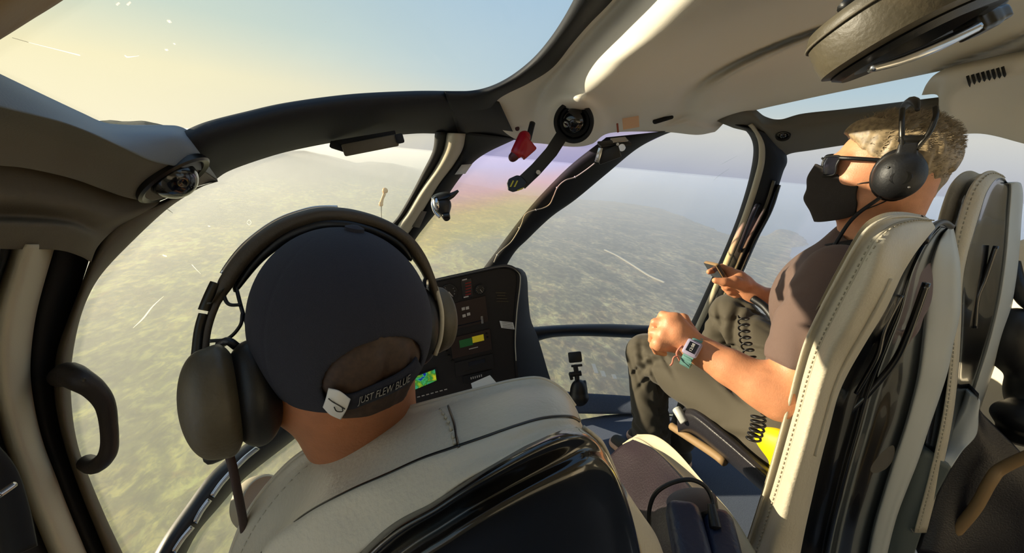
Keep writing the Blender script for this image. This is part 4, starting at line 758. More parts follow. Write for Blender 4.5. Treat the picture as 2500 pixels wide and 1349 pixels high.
# ================================================================ people
def basis(az, pitch, roll):
    a, p = math.radians(az), math.radians(pitch); f = np.array([math.sin(a)*math.cos(p), math.cos(a)*math.cos(p), math.sin(p)])
    r = nrm(np.cross(f, [0, 0, 1])); u = np.cross(r, f); q = math.radians(roll)
    return np.stack([r*math.cos(q)+u*math.sin(q), f, u*math.cos(q)-r*math.sin(q)], 1)
class Head:
    def __init__(s, c, R, k): s.c = np.array(c, float); s.R = R; s.k = k
    def P(s, *l): return s.c+s.R@(np.array(l, float)*s.k)
    def ell(s, c, rad, tilt=0):
        q = math.radians(tilt); T = np.array([[1, 0, 0], [0, math.cos(q), -math.sin(q)], [0, math.sin(q), math.cos(q)]]); return sEll(s.P(*c), s.R@T, np.array(rad)*s.k)
    def cap(s, a, b, ra, rb): return sCap(s.P(*a), s.P(*b), ra*s.k, rb*s.k)
    def loc(s, p): return ((np.asarray(p)-s.c)@s.R)/s.k
    def skull(s):
        E = s.ell; C_ = s.cap
        pr = [('+', 0, E((0, -.012, .028), (.076, .098, .086))), ('+', .03, E((0, .03, -.03), (.062, .07, .085))), ('+', .02, E((0, .052, -.082), (.042, .042, .032))), ('+', .012, E((0, .086, -.1), (.018, .016, .016)))]
        for g in (-1, 1):
            pr += [('+', .02, E((g*.044, .05, -.022), (.02, .03, .02))), ('+', .02, C_((g*.06, -.005, -.05), (g*.03, .07, -.098), .016, .014)), ('+', .012, C_((g*.012, .092, .024), (g*.045, .078, .026), .01, .008)),
                   ('-', .012, E((g*.032, .1, .006), (.017, .014, .011))), ('+', .006, E((g*.032, .078, .006), (.0145, .014, .013))),
                   ('+', .006, E((g*.079, -.012, -.005), (.006, .017, .031), 10)), ('-', .004, E((g*.086, -.007, .0), (.004, .009, .016), 10)), ('+', .004, E((g*.013, .103, -.034), (.009, .01, .008)))]
        pr += [('+', .010, C_((0, .09, .018), (0, .115, -.022), .007, .0115)), ('+', .006, E((0, .116, -.026), (.012, .013, .0105))), ('+', .006, C_((-.02, .094, -.058), (.02, .094, -.058), .006, .006)), ('+', .004, C_((-.016, .093, -.069), (.016, .093, -.069), .007, .007)), ('-', .003, C_((-.02, .104, -.0635), (.02, .104, -.0635), .0015, .0015))]
        return pr
def pxc(pts, k=.01):
    """chain of tapered capsules through (px, py, depth, radius in px)"""
    P = [(D(a, b, d), r*d/FPX) for a, b, d, r in pts]; return [('+', k, sCap(P[i][0], P[i+1][0], P[i][1], P[i+1][1])) for i in range(len(P)-1)]
def folds(segs, per, rad, amp, seed, wid=.008):
    rg = np.random.default_rng(seed); L_ = []
    for A, B in segs:
        A, B = np.array(A), np.array(B); d = nrm(B-A); a = nrm(np.cross(d, [.1, .2, 1])); b = np.cross(d, a)
        for k in range(per):
            q = rg.uniform(0, 6.28); o = a*math.cos(q)+b*math.sin(q); c = A+(B-A)*rg.uniform(.02, 1)+o*rad; tan = np.cross(d, o); e = rg.uniform(.5, 1.35)*rg.choice([-1, 1]); L_.append((c, nrm(d*math.cos(e)+tan*math.sin(e)), rg.uniform(.03, .06), wid*rg.uniform(.7, 1.6), amp*rg.uniform(.5, 1.2)))
    def post(P, G):
        G = G.copy(); near = np.abs(G) < .03; Q = P[near]; acc = np.zeros(len(Q))
        for c, n_, s_, w_, am in L_:
            v = Q-c; m = (v**2).sum(-1); h = v@n_+.01*np.sin(v[:, 0]*40+c[1]*50); acc += am*np.exp(-m/(2*s_*s_))*(np.exp(-(h/w_)**2)-.6*np.exp(-((h-2*w_)/(1.3*w_))**2))
        G[near] += acc; return G
    return post

# ---------------------------------------------------------------- the man in the right-hand seat
HM = Head(D(2160, 414, .80), basis(-41, 9, 1), .90)
man = thing('person', 'man with short greying blond hair, dark face mask and brown shirt, seated, holding a phone', 'person', (.93, .64, .35))
neck0, neck1 = HM.P(0, -.025, -.05), np.array([.95, .635, 1.0])
Lh, Lk, La = np.array([.84, .73, .50]), AX(1578, 862, .745), AX(1594, 1120, .775)
Rh, Rk = np.array([1.03, .75, .50]), AX(1787, 766, 1.02); Ra = np.array([.915, 1.27, .13])
body = HM.skull()+[('+', .03, sCap(neck0, neck1, .060, .062)), ('+', .01, sCap(HM.P(0, .03, -.09), HM.P(0, .02, -.13), .03, .035)),
    ('+', .05, sEll((.94, .675, .86), np.eye(3), (.15, .09, .15))), ('+', .05, sCap((.93, .69, .80), (.93, .72, .55), .11, .11)),
    ('+', .03, sCap(Lh, Lk, .07, .05)), ('+', .02, sCap(Lk, La, .048, .034)), ('+', .03, sCap(Rh, Rk, .07, .05)), ('+', .02, sCap(Rk, Ra, .048, .034))]
# near (left) arm
body += pxc([(2030, 705, .76, 55), (1995, 800, .765, 53), (1955, 900, .77, 51), (1905, 968, .78, 50)], .03)+pxc([(1905, 968, .78, 50), (1850, 935, .80, 45), (1780, 895, .83, 37), (1722, 862, .86, 29), (1690, 846, .875, 27)], .03)
hd_d = .885
body += [('+', .02, sCap(D(1690, 846, .875), D(1655, 812, .88), .026, .030)), ('+', .015, sCap(D(1668, 838, .885), D(1610, 838, .885), .022, .018)), ('+', .015, sCap(D(1678, 822, .88), D(1636, 782, .885), .022, .017))]
for (kx, ky), (ex, ey), (mx_, my_) in [((1652, 776), (1618, 768), (1606, 786)), ((1636, 790), (1599, 786), (1592, 806)), ((1620, 812), (1593, 812), (1592, 830)), ((1610, 838), (1596, 842), (1603, 856))]:
    body += pxc([(1668, 820, .885, 14), (kx, ky, .882, 13.5)], .012)+pxc([(kx, ky, .882, 11.5), (ex, ey, .905, 10.5)], .005)+pxc([(ex, ey, .905, 10.3), (mx_, my_, .93, 9.5), (mx_+18, my_+6, .935, 8.5)], .003)
body += pxc([(1690, 815, .90, 16), (1668, 778, .925, 12), (1640, 772, .945, 10)], .01)
# far (right) arm and hand round the phone
body += pxc([(2200, 640, .92, 45), (2100, 715, 1.0, 40), (2000, 762, 1.10, 33)], .03)+pxc([(2000, 762, 1.10, 33), (1940, 745, 1.11, 29), (1885, 733, 1.11, 26), (1842, 716, 1.11, 20), (1824, 706, 1.11, 19)], .02)
body += [('+', .02, sCap(D(1828, 708, 1.11), D(1800, 682, 1.11), .021, .026)), ('+', .015, sCap(D(1815, 690, 1.11), D(1780, 662, 1.13), .022, .013))]
body += pxc([(1815, 695, 1.09, 16), (1792, 688, 1.085, 14), (1768, 688, 1.08, 9.5), (1746, 684, 1.085, 8)], .008)
body += pxc([(1782, 660, 1.13, 9), (1762, 652, 1.15, 8), (1745, 658, 1.155, 7.6), (1731, 663, 1.15, 7)], .005)
for a, b, c, d in [((1800, 700), (1776, 700), (1762, 692), 1.11), ((1806, 706), (1782, 712), (1768, 702), 1.12), ((1812, 712), (1796, 720), (1780, 714), 1.13)]:
    body += pxc([(*a, d, 10), (*b, d, 8), (*c, d+.005, 7.2)], .004)
# feet
body += [('+', .02, sCap(La, La+np.array([-.02, .12, -.08]), .03, .03)), ('+', .02, sCap(Ra, Ra+np.array([-.01, .11, -.07]), .03, .03))]
sdf_mesh('body', body, .0042, MT['skin'], man)
# thumb nail
# shirt
sh = [('+', 0, sEll((.945, .665, .90), np.eye(3), (.19, .115, .14))), ('+', .05, sCap((.93, .68, .84), (.93, .72, .56), .12, .13)), ('+', .05, sCap((.80, .62, .965), (1.08, .66, .97), .058, .058)), ('+', .03, sCap((.95, .635, .98), (.95, .635, 1.02), .082, .07))]
sh += pxc([(2045, 668, .75, 72), (2005, 745, .757, 68), (1968, 830, .762, 66), (1940, 905, .766, 66)], .04)+pxc([(2200, 620, .93, 60), (2100, 690, 1.0, 60), (2030, 745, 1.06, 55)], .04)
hemd = nrm(D(1905, 968, .78)-D(1995, 800, .765)); hemc = D(1921, 893, .767)
def near_plane(c, d, rad, keep=True):
    """cuts only near the sleeve end: beyond the plane and within rad of c"""
    c = np.array(c); d = nrm(d)
    def f(p): return np.minimum((p-c)@d, rad-np.linalg.norm(p-c, axis=-1))
    return f
sh += [('&', .004, lambda p, f=near_plane(hemc, hemd, .16): f(p)), ('-', .004, HM.cap((0, -.03, -.05), (0, -.02, -.165), .067, .072))]
hemR = D(2030, 745, 1.06); sh += [('&', .004, near_plane(hemR, D(1940, 745, 1.11)-D(2100, 690, 1.0), .12))]
shirt = sdf_mesh('shirt', sh, .0055, MT['shirt'], man, post=folds([((.78, .62, .97), (.70, .64, .82)), ((.85, .6, .95), (.88, .62, .65)), ((1.02, .62, .95), (1.0, .62, .65))], 16, .09, .006, 8)); shirt['label'] = 'mauve brown short sleeved shirt'
tube('collar', [neck1+np.array([.085*math.cos(t), .078*math.sin(t)+.0, .03+.022*math.sin(t+3.4)]) for t in np.linspace(0, 2*math.pi, 20)], .009, MT['navy'], shirt, n=60)
for a, b, d in ((1928, 770, .98), (1930, 796, .98)): lathe('shirt_button', D(a, b, d), D(0, 0, 0)-D(a, b, d), [(0, 0), (.005, 0), (.005, .002), (0, .002)], MT['black'], shirt, k=12)
# trousers with folds
tr_post = folds([(Lh, Lk), (Lk, La), (Rh, Rk), (Rk, Ra), (Lk+(Lh-Lk)*.3, Lk), (Rk+(Rh-Rk)*.3, Rk)], 26, .075, .0085, 3)
tr = [('+', 0, sCap(Lh, Lk, .10, .067)), ('+', .025, sCap(Lk, La+np.array([0, 0, .03]), .070, .072)), ('+', .03, sCap(Rh, Rk, .10, .067)), ('+', .025, sCap(Rk, Ra, .067, .058)), ('+', .05, sCap((.87, .70, .50), (.99, .71, .50), .12, .12)), ('+', .06, sEll((.93, .73, .55), np.eye(3), (.16, .12, .12)))]
tro = sdf_mesh('trousers', tr, .006, MT['trousers'], man, post=tr_post); tro['label'] = 'olive grey trousers'
# shoes
msh = mat('dark_knit', (66, 64, 58), .85, bump=.5, bscale=500); mso = mat('pale_pink_sole', (214, 176, 148), .6)
def shoe(toe, heel, lab):
    d = nrm((toe-heel)*np.array([1, 1, 0])); s_ = np.cross(d, [0, 0, 1.]); R = np.stack([s_, d, [0, 0, 1.]], 1); L_ = np.linalg.norm(toe-heel)
    o = sdf_mesh('shoe', [('+', 0, sCap(heel+[0, 0, .035], toe+[0, 0, .02], .038, .030)), ('+', .03, sCap(heel+[0, 0, .05], heel+d*L_*.3+[0, 0, .06], .036, .04)), ('-', .005, sBox((heel+toe)/2-[0, 0, .07], np.eye(3), (.4, .4, .07), .001))], .004, msh, man); o['label'] = lab
    m_ = (heel+toe)/2; sdf_mesh('sole', [('+', 0, sCap(heel+[0, 0, .008], toe+[0, 0, .012], .042, .038)), ('&', .002, sBox(m_+[0, 0, .012], R, (.2, .3, .014), .004))], .004, mso, o)
    for k in range(4):
        c = heel+d*L_*(.42+.1*k)+[0, 0, .066-.008*k]; tube('lace', [c-s_*.028-[0, 0, .012], c+[0, 0, .004], c+s_*.028-[0, 0, .012]], .0025, MT['creamtrim'], o, n=10, k=6)
shoe(AZ(1506, 1072, .03)*[1, 1, 0]+[0, 0, 0], np.array([.80, 1.25, 0]), 'near shoe with pale pink sole, lit by sun')
shoe(np.array([.84, 1.52, 0]), np.array([.92, 1.28, 0]), 'far shoe behind the near leg')
# hair
def hairline(l):
    f = l[..., 1]; return np.interp(f, [-.12, -.06, -.02, .005, .03, .06, .085], [-.062, -.055, -.02, .005, .02, .05, .082])
def hair_thing(Hd, name, m, base, par, n, Lt, Ls, seed=1, vox=.0035, hl=hairline, width=.0008, sweep=(0, -1, .2)):
    cen_, rad_ = (0, -.012, .03), np.array([.078+base, .1+base, .088+base])
    def cut(p): l = Hd.loc(p); return (hl(l)-l[..., 2])*Hd.k
    def post(P, G):
        l = Hd.loc(P); return G-.0028*np.sin(l[..., 0]*150+6*np.sin(l[..., 1]*60))*np.sin(l[..., 1]*110+l[..., 2]*60)
    hb_ = sdf_mesh('hair', [('+', 0, Hd.ell(cen_, rad_)), ('+', .02, Hd.ell((0, .035, .075), (.06, .05+base, .036+base))), ('+', .02, Hd.cap((0, -.062, -.02), (0, -.05, -.06), .036+base, .042+base)), ('&', .004, cut)], vox, m, par, post=post); hb_['label'] = name
    rg = np.random.default_rng(seed); V = []; Fc = []; k = 0
    while k < n:
        d = nrm(rg.normal(size=3)); l = np.array(cen_)+d*rad_
        if l[2] < hl(l): continue
        if l[1] > .02 and l[2] > .04: l[2] += .008
        top = np.clip((l[2]-.04)/.05, 0, 1); L_ = Ls+(Lt-Ls)*top; t = nrm(np.array(sweep)*(.6+.8*rg.random())+d*(.35 if top < .5 else .5)+rg.normal(size=3)*.3)
        if l[1] > .05 and top > .5: t = nrm(np.array([.5, .55, .45])+rg.normal(size=3)*.35)
        s_ = nrm(np.cross(t, d)+1e-6); P = [l-d*.004]
        for j in range(1, 5): tt = t+d*(-.35*j/4)+s_*.35*math.sin(j*1.3+rg.random()*2); P.append(P[-1]+nrm(tt)*L_/4)
        o = len(V)
        for j, p in enumerate(P):
            w = width*(1-j/5.)+.0001
            for q in range(3): V.append(Hd.P(*(p+w*(math.cos(q*2.094)*s_+math.sin(q*2.094)*d))))
        for j in range(4):
            for q in range(3): Fc.append((o+j*3+q, o+j*3+(q+1) % 3, o+j*3+3+(q+1) % 3, o+j*3+3+q))
        k += 1
    b = np.array(wl(hb_)); V = np.array(V)-b; me = bpy.data.meshes.new('strands'); me.from_pydata(V.tolist(), [], Fc); me.polygons.foreach_set('use_smooth', [True]*len(Fc))
    o = link('hair_strands', me, m, hb_); o['kind'] = 'stuff'; return hb_
hair_thing(HM, 'short wavy greying blond hair', MT['hair'], .002, man, 5200, .018, .007, width=.0011, sweep=(0, -.7, .1))
# face mask, a folded cup
mrw = [[(-.067, .050, -.026), (-.060, .066, -.020), (-.042, .092, -.008), (-.016, .118, .006), (0, .130, .012), (.016, .118, .006), (.042, .092, -.008), (.060, .066, -.020), (.067, .050, -.026)],
    [(-.068, .050, -.045), (-.062, .070, -.042), (-.046, .1, -.034), (-.02, .13, -.026), (0, .140, -.020), (.02, .13, -.026), (.046, .1, -.034), (.062, .070, -.042), (.068, .050, -.045)],
    [(-.067, .048, -.058), (-.060, .067, -.058), (-.045, .097, -.054), (-.02, .127, -.050), (0, .1365, -.048), (.02, .127, -.050), (.045, .097, -.054), (.060, .067, -.058), (.067, .048, -.058)],
    [(-.066, .044, -.070), (-.060, .066, -.072), (-.045, .098, -.073), (-.02, .128, -.074), (0, .138, -.074), (.02, .128, -.074), (.045, .098, -.073), (.060, .066, -.072), (.066, .044, -.070)],
    [(-.062, .042, -.084), (-.056, .060, -.090), (-.042, .088, -.096), (-.019, .112, -.102), (0, .120, -.103), (.019, .112, -.102), (.042, .088, -.096), (.056, .060, -.090), (.062, .042, -.084)],
    [(-.056, .040, -.096), (-.050, .056, -.108), (-.038, .080, -.118), (-.017, .100, -.126), (0, .107, -.128), (.017, .100, -.126), (.038, .080, -.118), (.050, .056, -.108), (.056, .040, -.096)]]
mk_ = loft('face_mask', [[HM.P(*p) for p in r] for r in mrw], MT['maskc'], man, n=60, k=50, thick=HM.R@np.array([0, -.003, 0]))
for g in (-1, 1):
    tube('ear_loop', [HM.P(g*.067, .050, -.028), HM.P(g*.08, 0, -.012), HM.P(g*.083, -.02, .012)], .0013, MT['black'], mk_, n=16, k=6); tube('ear_loop', [HM.P(g*.058, .040, -.094), HM.P(g*.078, -.005, -.06), HM.P(g*.083, -.025, -.03)], .0013, MT['black'], mk_, n=16, k=6)
# sunglasses
sg = thing('sunglasses', 'black sunglasses on the face of the man in the brown shirt', 'sunglasses', HM.P(0, .1, .01))
for g in (-1, 1):
    lo_ = [[HM.P(g*x, y, z) for x, y, z in r] for r in [[(.012, .112, .028), (.035, .106, .031), (.058, .09, .030)], [(.010, .115, .012), (.035, .112, .010), (.060, .093, .012)], [(.016, .113, -.010), (.035, .109, -.014), (.055, .092, -.008)]]]
    loft('lens', lo_, MT['lcd'], sg, n=16, k=12, thick=HM.R@np.array([0, -.002, 0]))
    tube('rim', [lo_[0][0], lo_[0][1], lo_[0][2], lo_[1][2], lo_[2][2], lo_[2][1], lo_[2][0], lo_[1][0], lo_[0][0]], .0022, MT['black'], sg, n=50, k=8)
    tube('temple', [HM.P(g*.060, .092, .028), HM.P(g*.073, .07, .027), HM.P(g*.080, .03, .024), HM.P(g*.083, -.02, .018)], .0042, MT['black'], sg, n=24, k=8)
tube('bridge', [HM.P(-.012, .114, .022), HM.P(0, .118, .025), HM.P(.012, .114, .022)], .0024, MT['black'], sg, n=10, k=8)
mcup = mat('black_ear_cup', (20, 20, 21), .5, bump=.2, bscale=300)
def sdf_cup(name, c, R, rad, m, par):
    return sdf_mesh(name, [('+', 0, sEll(c, R, rad)), ('&', .006, sBox(c, R, (rad[0]*.85, 1, 1), .01))], .003, m, par)
hs = thing('headset', 'black aviation headset worn by the man in the brown shirt, grey wire band on top', 'headset', HM.P(0, 0, .05))
for g in (-1, 1):
    c = HM.P(g*.105, -.008, -.006); R = HM.R
    e = sdf_mesh('ear_cup', [('+', 0, sEll(c, R, (.026, .038, .044))), ('+', .004, sBox(HM.P(g*.113, -.008, .046), HM.R, (.005, .014, .012), .003)), ('+', .012, sEll(HM.P(g*.116, -.004, -.008), R, (.022, .027, .036)))], .003, mcup, hs)
    sdf_mesh('ear_cushion', [('+', 0, sEll(HM.P(g*.086, -.008, -.006), R, (.014, .039, .05)))], .003, MT['black'], e)
    lathe('cup_plate', HM.P(g*.1385, -.006, -.008), HM.R[:, 0]*g, [(0, .0015), (.012, .001), (.0135, -.002), (0, -.003)], MT['gloss'], e, k=24, sx=1.2)
    for yy, zz in ((.018, .012), (-.022, -.026)): lathe('screw', HM.P(g*.1345, yy, zz), HM.R[:, 0]*g, [(0, .002), (.002, .001), (.002, -.003), (0, -.003)], MT['chrome'], e, k=10)
    for y in (-.030, .018):
        tube('wire_frame', [HM.P(g*.114, -.008+y*.4, .045), HM.P(g*.112, -.008+y*.8, .075), HM.P(g*.096, -.008+y, .105), HM.P(g*.075, -.008+y, .124)], .0042, MT['dkmetal'], hs, n=30, k=8)
    boxm('slider', HM.P(g*.113, -.010, .066), HM.R, (.008, .036, .012), MT['dkmetal'], hs)
    boxm('slider', HM.P(g*.112, -.010, .05), HM.R, (.008, .02, .03), MT['dkmetal'], hs)
tube('headband', [HM.P(-.082, -.012, .120), HM.P(-.05, -.012, .136), HM.P(0, -.012, .143), HM.P(.05, -.012, .136), HM.P(.082, -.012, .120)], [.003, .007, .008, .007, .003], MT['black'], hs, n=40)
cb = tube('headset_cord', [HM.P(-.112, .012, -.05), D(2080, 535, .76), D(2030, 610, .77), D(1995, 660, .80), D(1968, 702, .84), D(1950, 760, .90)], .0034, MT['black'], hs, n=80)
# watch, bracelet, phone, seat harness parts
wax = nrm(D(1722, 862, .86)-D(1690, 846, .875)); wc = D(1690, 857, .868)
vd = nrm(CAM-wc); wn = nrm(vd+np.array([-.25, 0, .45])-wax*((vd+np.array([-.25, 0, .45]))@wax)); ws = np.cross(wax, wn); RW = np.stack([ws, wax, wn], 1)
wt = thing('wristwatch', 'lavender digital wristwatch with sea green strap', 'watch', wc)
ring = [wc+RW@np.array([.034*math.cos(t), 0, .031*math.sin(t)]) for t in np.linspace(-math.pi*1.42, math.pi*.42, 40)]
V = []; 
for p in ring:
    d = nrm(p-wc); V += [p+wax*.011, p+d*.004+wax*.011, p+d*.004-wax*.011, p-wax*.011]
mk('strap', V, grid_faces(40, 4, True)+[(0, 1, 2, 3), (156, 159, 158, 157)], MT['teal'], wt, smooth=False)
for t in np.linspace(-math.pi*1.3, math.pi*.28, 16):
    d = RW@np.array([math.cos(t), 0, math.sin(t)]); boxm('strap_link', wc+d*.036*np.array([1, 1, 1]), frame(d, wax), (.019, .006, .004), MT['teal'], wt, bev=.001)
cs_ = boxm('case', wc+wn*.036, RW, (.036, .032, .011), MT['lav'], wt, bev=.005); boxm('bezel', wc+wn*.0425, RW, (.028, .025, .003), MT['lav'], cs_, bev=.001); boxm('screen', wc+wn*.0442, RW, (.022, .019, .001), MT['lcd'], cs_, bev=0)
text('digits', '12:08', wc+wn*.045+RW@np.array([0, 0, 0]), np.stack([-RW[:, 0], -RW[:, 1], wn], 1), .0085, MT['white'], cs_)
bp_ = D(1672, 862, .873)
br = tube('bracelet', [D(1660, 880, .86), D(1652, 862, .855), D(1662, 846, .855), D(1680, 832, .86)], .0022, MT['pink'], n=30); tag(br, 'thin pink cord bracelet on the wrist beside the watch', 'bracelet')
tube('tassel', [D(1656, 868, .853), D(1645, 872, .852), D(1641, 886, .852), D(1636, 892, .852)], .0018, MT['pink'], br, n=16, k=6)
pc = D(1760, 663, 1.105); aW = nrm(D(1772, 680, 1.1)-D(1750, 644, 1.1)); vdir = nrm(pc-CAM); aB = nrm(vdir*1.0+(D(1790, 650, 1.1)-D(1760, 663, 1.1))/np.linalg.norm(D(1790, 650, 1.1)-D(1760, 663, 1.1))*-.22); aB = nrm(aB-aW*(aB@aW)); aN = np.cross(aW, aB)
ph = thing('phone', 'slim phone with a tan case held in the raised right hand of the man', 'phone', pc)
RP = np.stack([aW, aB, aN], 1); boxm('case', pc+aB*.05, RP, (.052, .11, .011), MT['tan'], ph, bev=.003); boxm('screen', pc+aB*.05+aN*.0058, RP, (.047, .106, .001), MT['lcd'], ph, bev=0); boxm('back_cover', pc+aB*.05-aN*.0058, RP, (.047, .106, .001), MT['lcd'], ph, bev=0)
boxm('lens_panel', pc-aB*.0052, RP, (.044, .001, .007), MT['gloss'], ph, bev=0)
# seat belt lying over the far thigh, coiled cords
tag(tube('lap_strap', [D(1838, 728, 1.09), D(1870, 752, 1.06), D(1905, 800, 1.02), D(1925, 835, .98)], .011, MT['black'], n=40), 'black strap across the far thigh of the man', 'strap')
def coil(name, P, R_, turns, r, m, lab):
    P = cr(P, turns*14); T = np.gradient(P, axis=0); T /= np.linalg.norm(T, axis=1)[:, None]; u = nrm(np.cross(T[0], [.2, .3, 1])); V = []
    for i in range(len(P)): v = np.cross(T[i], u); q = 2*math.pi*i/14; V.append(P[i]+R_*(math.cos(q)*u+math.sin(q)*v))
    o = tube(name, V, r, m, spline=False, k=6); return tag(o, lab, 'cord')
coil('coiled_cord', [D(1815, 770, 1.0), D(1818, 820, .97), D(1828, 860, .94), D(1838, 895, .92)], .012, 8, .0022, MT['black'], 'black coiled cord hanging over the far thigh')
coil('coiled_cord', [D(1852, 1010, .84), D(1850, 1040, .84), D(1838, 1075, .84)], .013, 6, .0026, MT['black'], 'black coiled cord beside the yellow pouch')
lv = sdf_mesh('life_vest_pouch', [('+', 0, sBox(AX(1905, 1110, .76), frame((.2, .2, 1), (.3, 1, 0)), (.075, .02, .065), .018)), ('+', .02, sEll(AX(1885, 1085, .75), np.eye(3), (.02, .05, .035)))], .004, MT['yellow']); tag(lv, 'yellow life vest pouch at the hip of the man', 'pouch')
# ---------------------------------------------------------------- the pilot
pc0 = np.array([-.097, .432, 1.11]); HP = Head(pc0, basis(-24, 8, -8), .955)
pil_ = thing('person', 'pilot seen from behind in a dark navy cap, sitting in the foreground seat', 'person', (-.08, .6, .35))
pb = HP.skull()+[('+', .03, sCap(HP.P(0, -.03, -.04), (-.105, .47, .93), .058, .066)), ('+', .06, sCap((-.20, .56, .81), (.03, .56, .81), .055, .055)), ('+', .06, sCap((-.09, .56, .80), (-.09, .60, .5), .11, .11)),
    ('+', .04, sCap((-.22, .57, .79), (-.30, .64, .62), .045, .04)), ('+', .03, sCap((-.30, .64, .62), (-.25, .85, .62), .036, .026)), ('+', .04, sCap((.05, .56, .80), (.14, .64, .64), .045, .04)), ('+', .03, sCap((.14, .64, .64), (.02, .88, .62), .036, .026)),
    ('+', .03, sCap((-.2, .62, .48), (-.2, 1.02, .56), .08, .055)), ('+', .03, sCap((-.2, 1.02, .56), (-.2, 1.2, .12), .05, .035)), ('+', .03, sCap((.02, .62, .48), (.03, 1.02, .56), .08, .055)), ('+', .03, sCap((.03, 1.02, .56), (.03, 1.15, .12), .05, .035)),
    ('+', .02, sCap((-.2, 1.2, .12), (-.2, 1.32, .05), .03, .03)), ('+', .02, sCap((.03, 1.15, .12), (.03, 1.27, .05), .03, .03))]
for bx, by, bz in ((-.25, .85, .62), (.02, .88, .62)):
    pb += [('+', .02, sCap((bx, by, bz), (bx+.0, by+.06, bz+.01), .026, .030))]
    for j in range(4): x = bx-.027+.018*j; pb += [('+', .006, sCap((x, by+.08, bz+.015), (x, by+.115, bz+.0), .009, .0085)), ('+', .003, sCap((x, by+.115, bz), (x, by+.118, bz-.028), .0085, .008))]
    pb += [('+', .01, sCap((bx+.03, by+.03, bz), (bx+.045, by+.075, bz-.01), .012, .009))]
sdf_mesh('body', pb, .005, MT['skin2'], pil_)
ps_ = sdf_mesh('shirt', [('+', 0, sCap((-.205, .56, .80), (.03, .56, .80), .066, .066)), ('+', .06, sCap((-.09, .56, .80), (-.09, .60, .5), .125, .13)), ('+', .04, sCap((-.22, .57, .79), (-.285, .625, .66), .060, .054)), ('+', .04, sCap((.05, .56, .80), (.12, .62, .68), .060, .054)), ('+', .03, sCap((-.105, .50, .86), (-.105, .475, .925), .085, .068)),
    ('-', .004, sCap((-.105, .47, .93), (-.105, .45, 1.1), .063, .063))], .006, MT['shirtnavy'], pil_, post=folds([((-.25, .53, .86), (-.3, .58, .75)), ((.06, .53, .86), (.1, .58, .75))], 14, .06, .005, 9)); ps_['label'] = 'dark navy shirt'
sdf_mesh('trousers', [('+', 0, sCap((-.2, .6, .46), (-.2, 1.02, .56), .095, .07)), ('+', .03, sCap((-.2, 1.02, .56), (-.2, 1.2, .14), .068, .055)), ('+', .05, sCap((.02, .6, .46), (.03, 1.02, .56), .095, .07)), ('+', .03, sCap((.03, 1.02, .56), (.03, 1.15, .14), .068, .055)), ('+', .05, sCap((-.17, .56, .48), (0, .56, .48), .12, .12))], .008, MT['trousers'], pil_)
for x, y in ((-.2, 1.2), (.03, 1.15)): sdf_mesh('shoe', [('+', 0, sCap((x, y-.03, .05), (x, y+.16, .04), .042, .036)), ('-', .004, sBox((x, y, -.05), np.eye(3), (.3, .5, .05), .001))], .006, MT['black'], pil_)
hlP = lambda l: np.interp(l[..., 1], [-.12, -.06, -.02, .005, .03, .06, .085], [-.030, -.028, -.015, .0, .02, .05, .082])
hair_thing(HP, 'close cropped brown hair', MT['hairdk'], .003, pil_, 2500, .003, .003, seed=4, vox=.0035, hl=hlP, width=.0005)
# cap: crown, arched opening at the back, strap
ccen, crad = (0, -.006, .035), np.array([.0895, .112, .102])
def surf(px, py, grow=0.):
    """where the view through (px, py) meets the cap's back"""
    o = HP.loc(CAM)-np.array(ccen); d = HP.loc(CAM+ray(px, py))-np.array(ccen)-o; r = crad+grow; a = ((d/r)**2).sum(); b = 2*((o/r)*(d/r)).sum(); c = ((o/r)**2).sum()-1; q = b*b-4*a*c
    t = (-b-math.sqrt(max(q, 0)))/(2*a); return o+d*t+np.array(ccen)
def hem(l): return np.interp(l[..., 1], [-.13, -.09, -.03, 0, .06, .12], [-.021, -.021, -.010, .006, .024, .032])+.2*l[..., 0]*(l[..., 1] < 0)
opc = surf(938, 903); 0 and print('OPENING', opc, 'HEM', surf(760, 985), surf(860, 1010), surf(690, 950), 'BTN', surf(865, 566))
on = nrm((opc-np.array(ccen))/crad**2); ou = nrm(np.array([0, 0, 1])-on*on[2]); orr = np.cross(ou, on)
def ocut(p):
    l = HP.loc(p)-opc; a = l@orr; b = l@ou; r = np.sqrt((a/.046)**2+((b+.012)/.040)**2); ins = (r-1)*.042; return np.maximum(ins, l@(-on)-.05)*HP.k
def capcut(p): l = HP.loc(p); return (hem(l)-l[..., 2])*HP.k
def seam(P, G):
    l = HP.loc(P)-np.array(ccen); a = np.arctan2(l[..., 0], l[..., 1]); return G+.0006*np.exp(-(np.sin(a*3)/.06)**2)
cp2 = sdf_mesh('cap', [('+', 0, HP.ell(ccen, crad)), ('-', .002, HP.ell(ccen, crad-.0055)), ('&', .002, capcut), ('-', .003, ocut)], .0022, MT['cap'], pil_, post=seam); cp2['label'] = 'dark navy baseball cap'
bt = surf(865, 562); lathe('button', HP.P(*(bt)), HP.R@nrm((bt-np.array(ccen))/crad**2), [(0, -.002), (.0095, -.001), (.009, .003), (.004, .005), (0, .0055)], MT['cap'], cp2, k=20)
loft('brim', [[HP.P(*p) for p in r] for r in [[(-.072, .075, .03), (-.04, .1, .036), (0, .108, .038), (.04, .1, .036), (.072, .075, .03)], [(-.07, .11, .025), (-.045, .15, .035), (0, .17, .038), (.045, .15, .035), (.07, .11, .025)], [(-.05, .13, .018), (-.035, .165, .028), (0, .182, .030), (.035, .165, .028), (.05, .13, .018)]]], MT['cap'], cp2, n=30, k=12, thick=HP.R@np.array([0, 0, -.003]))
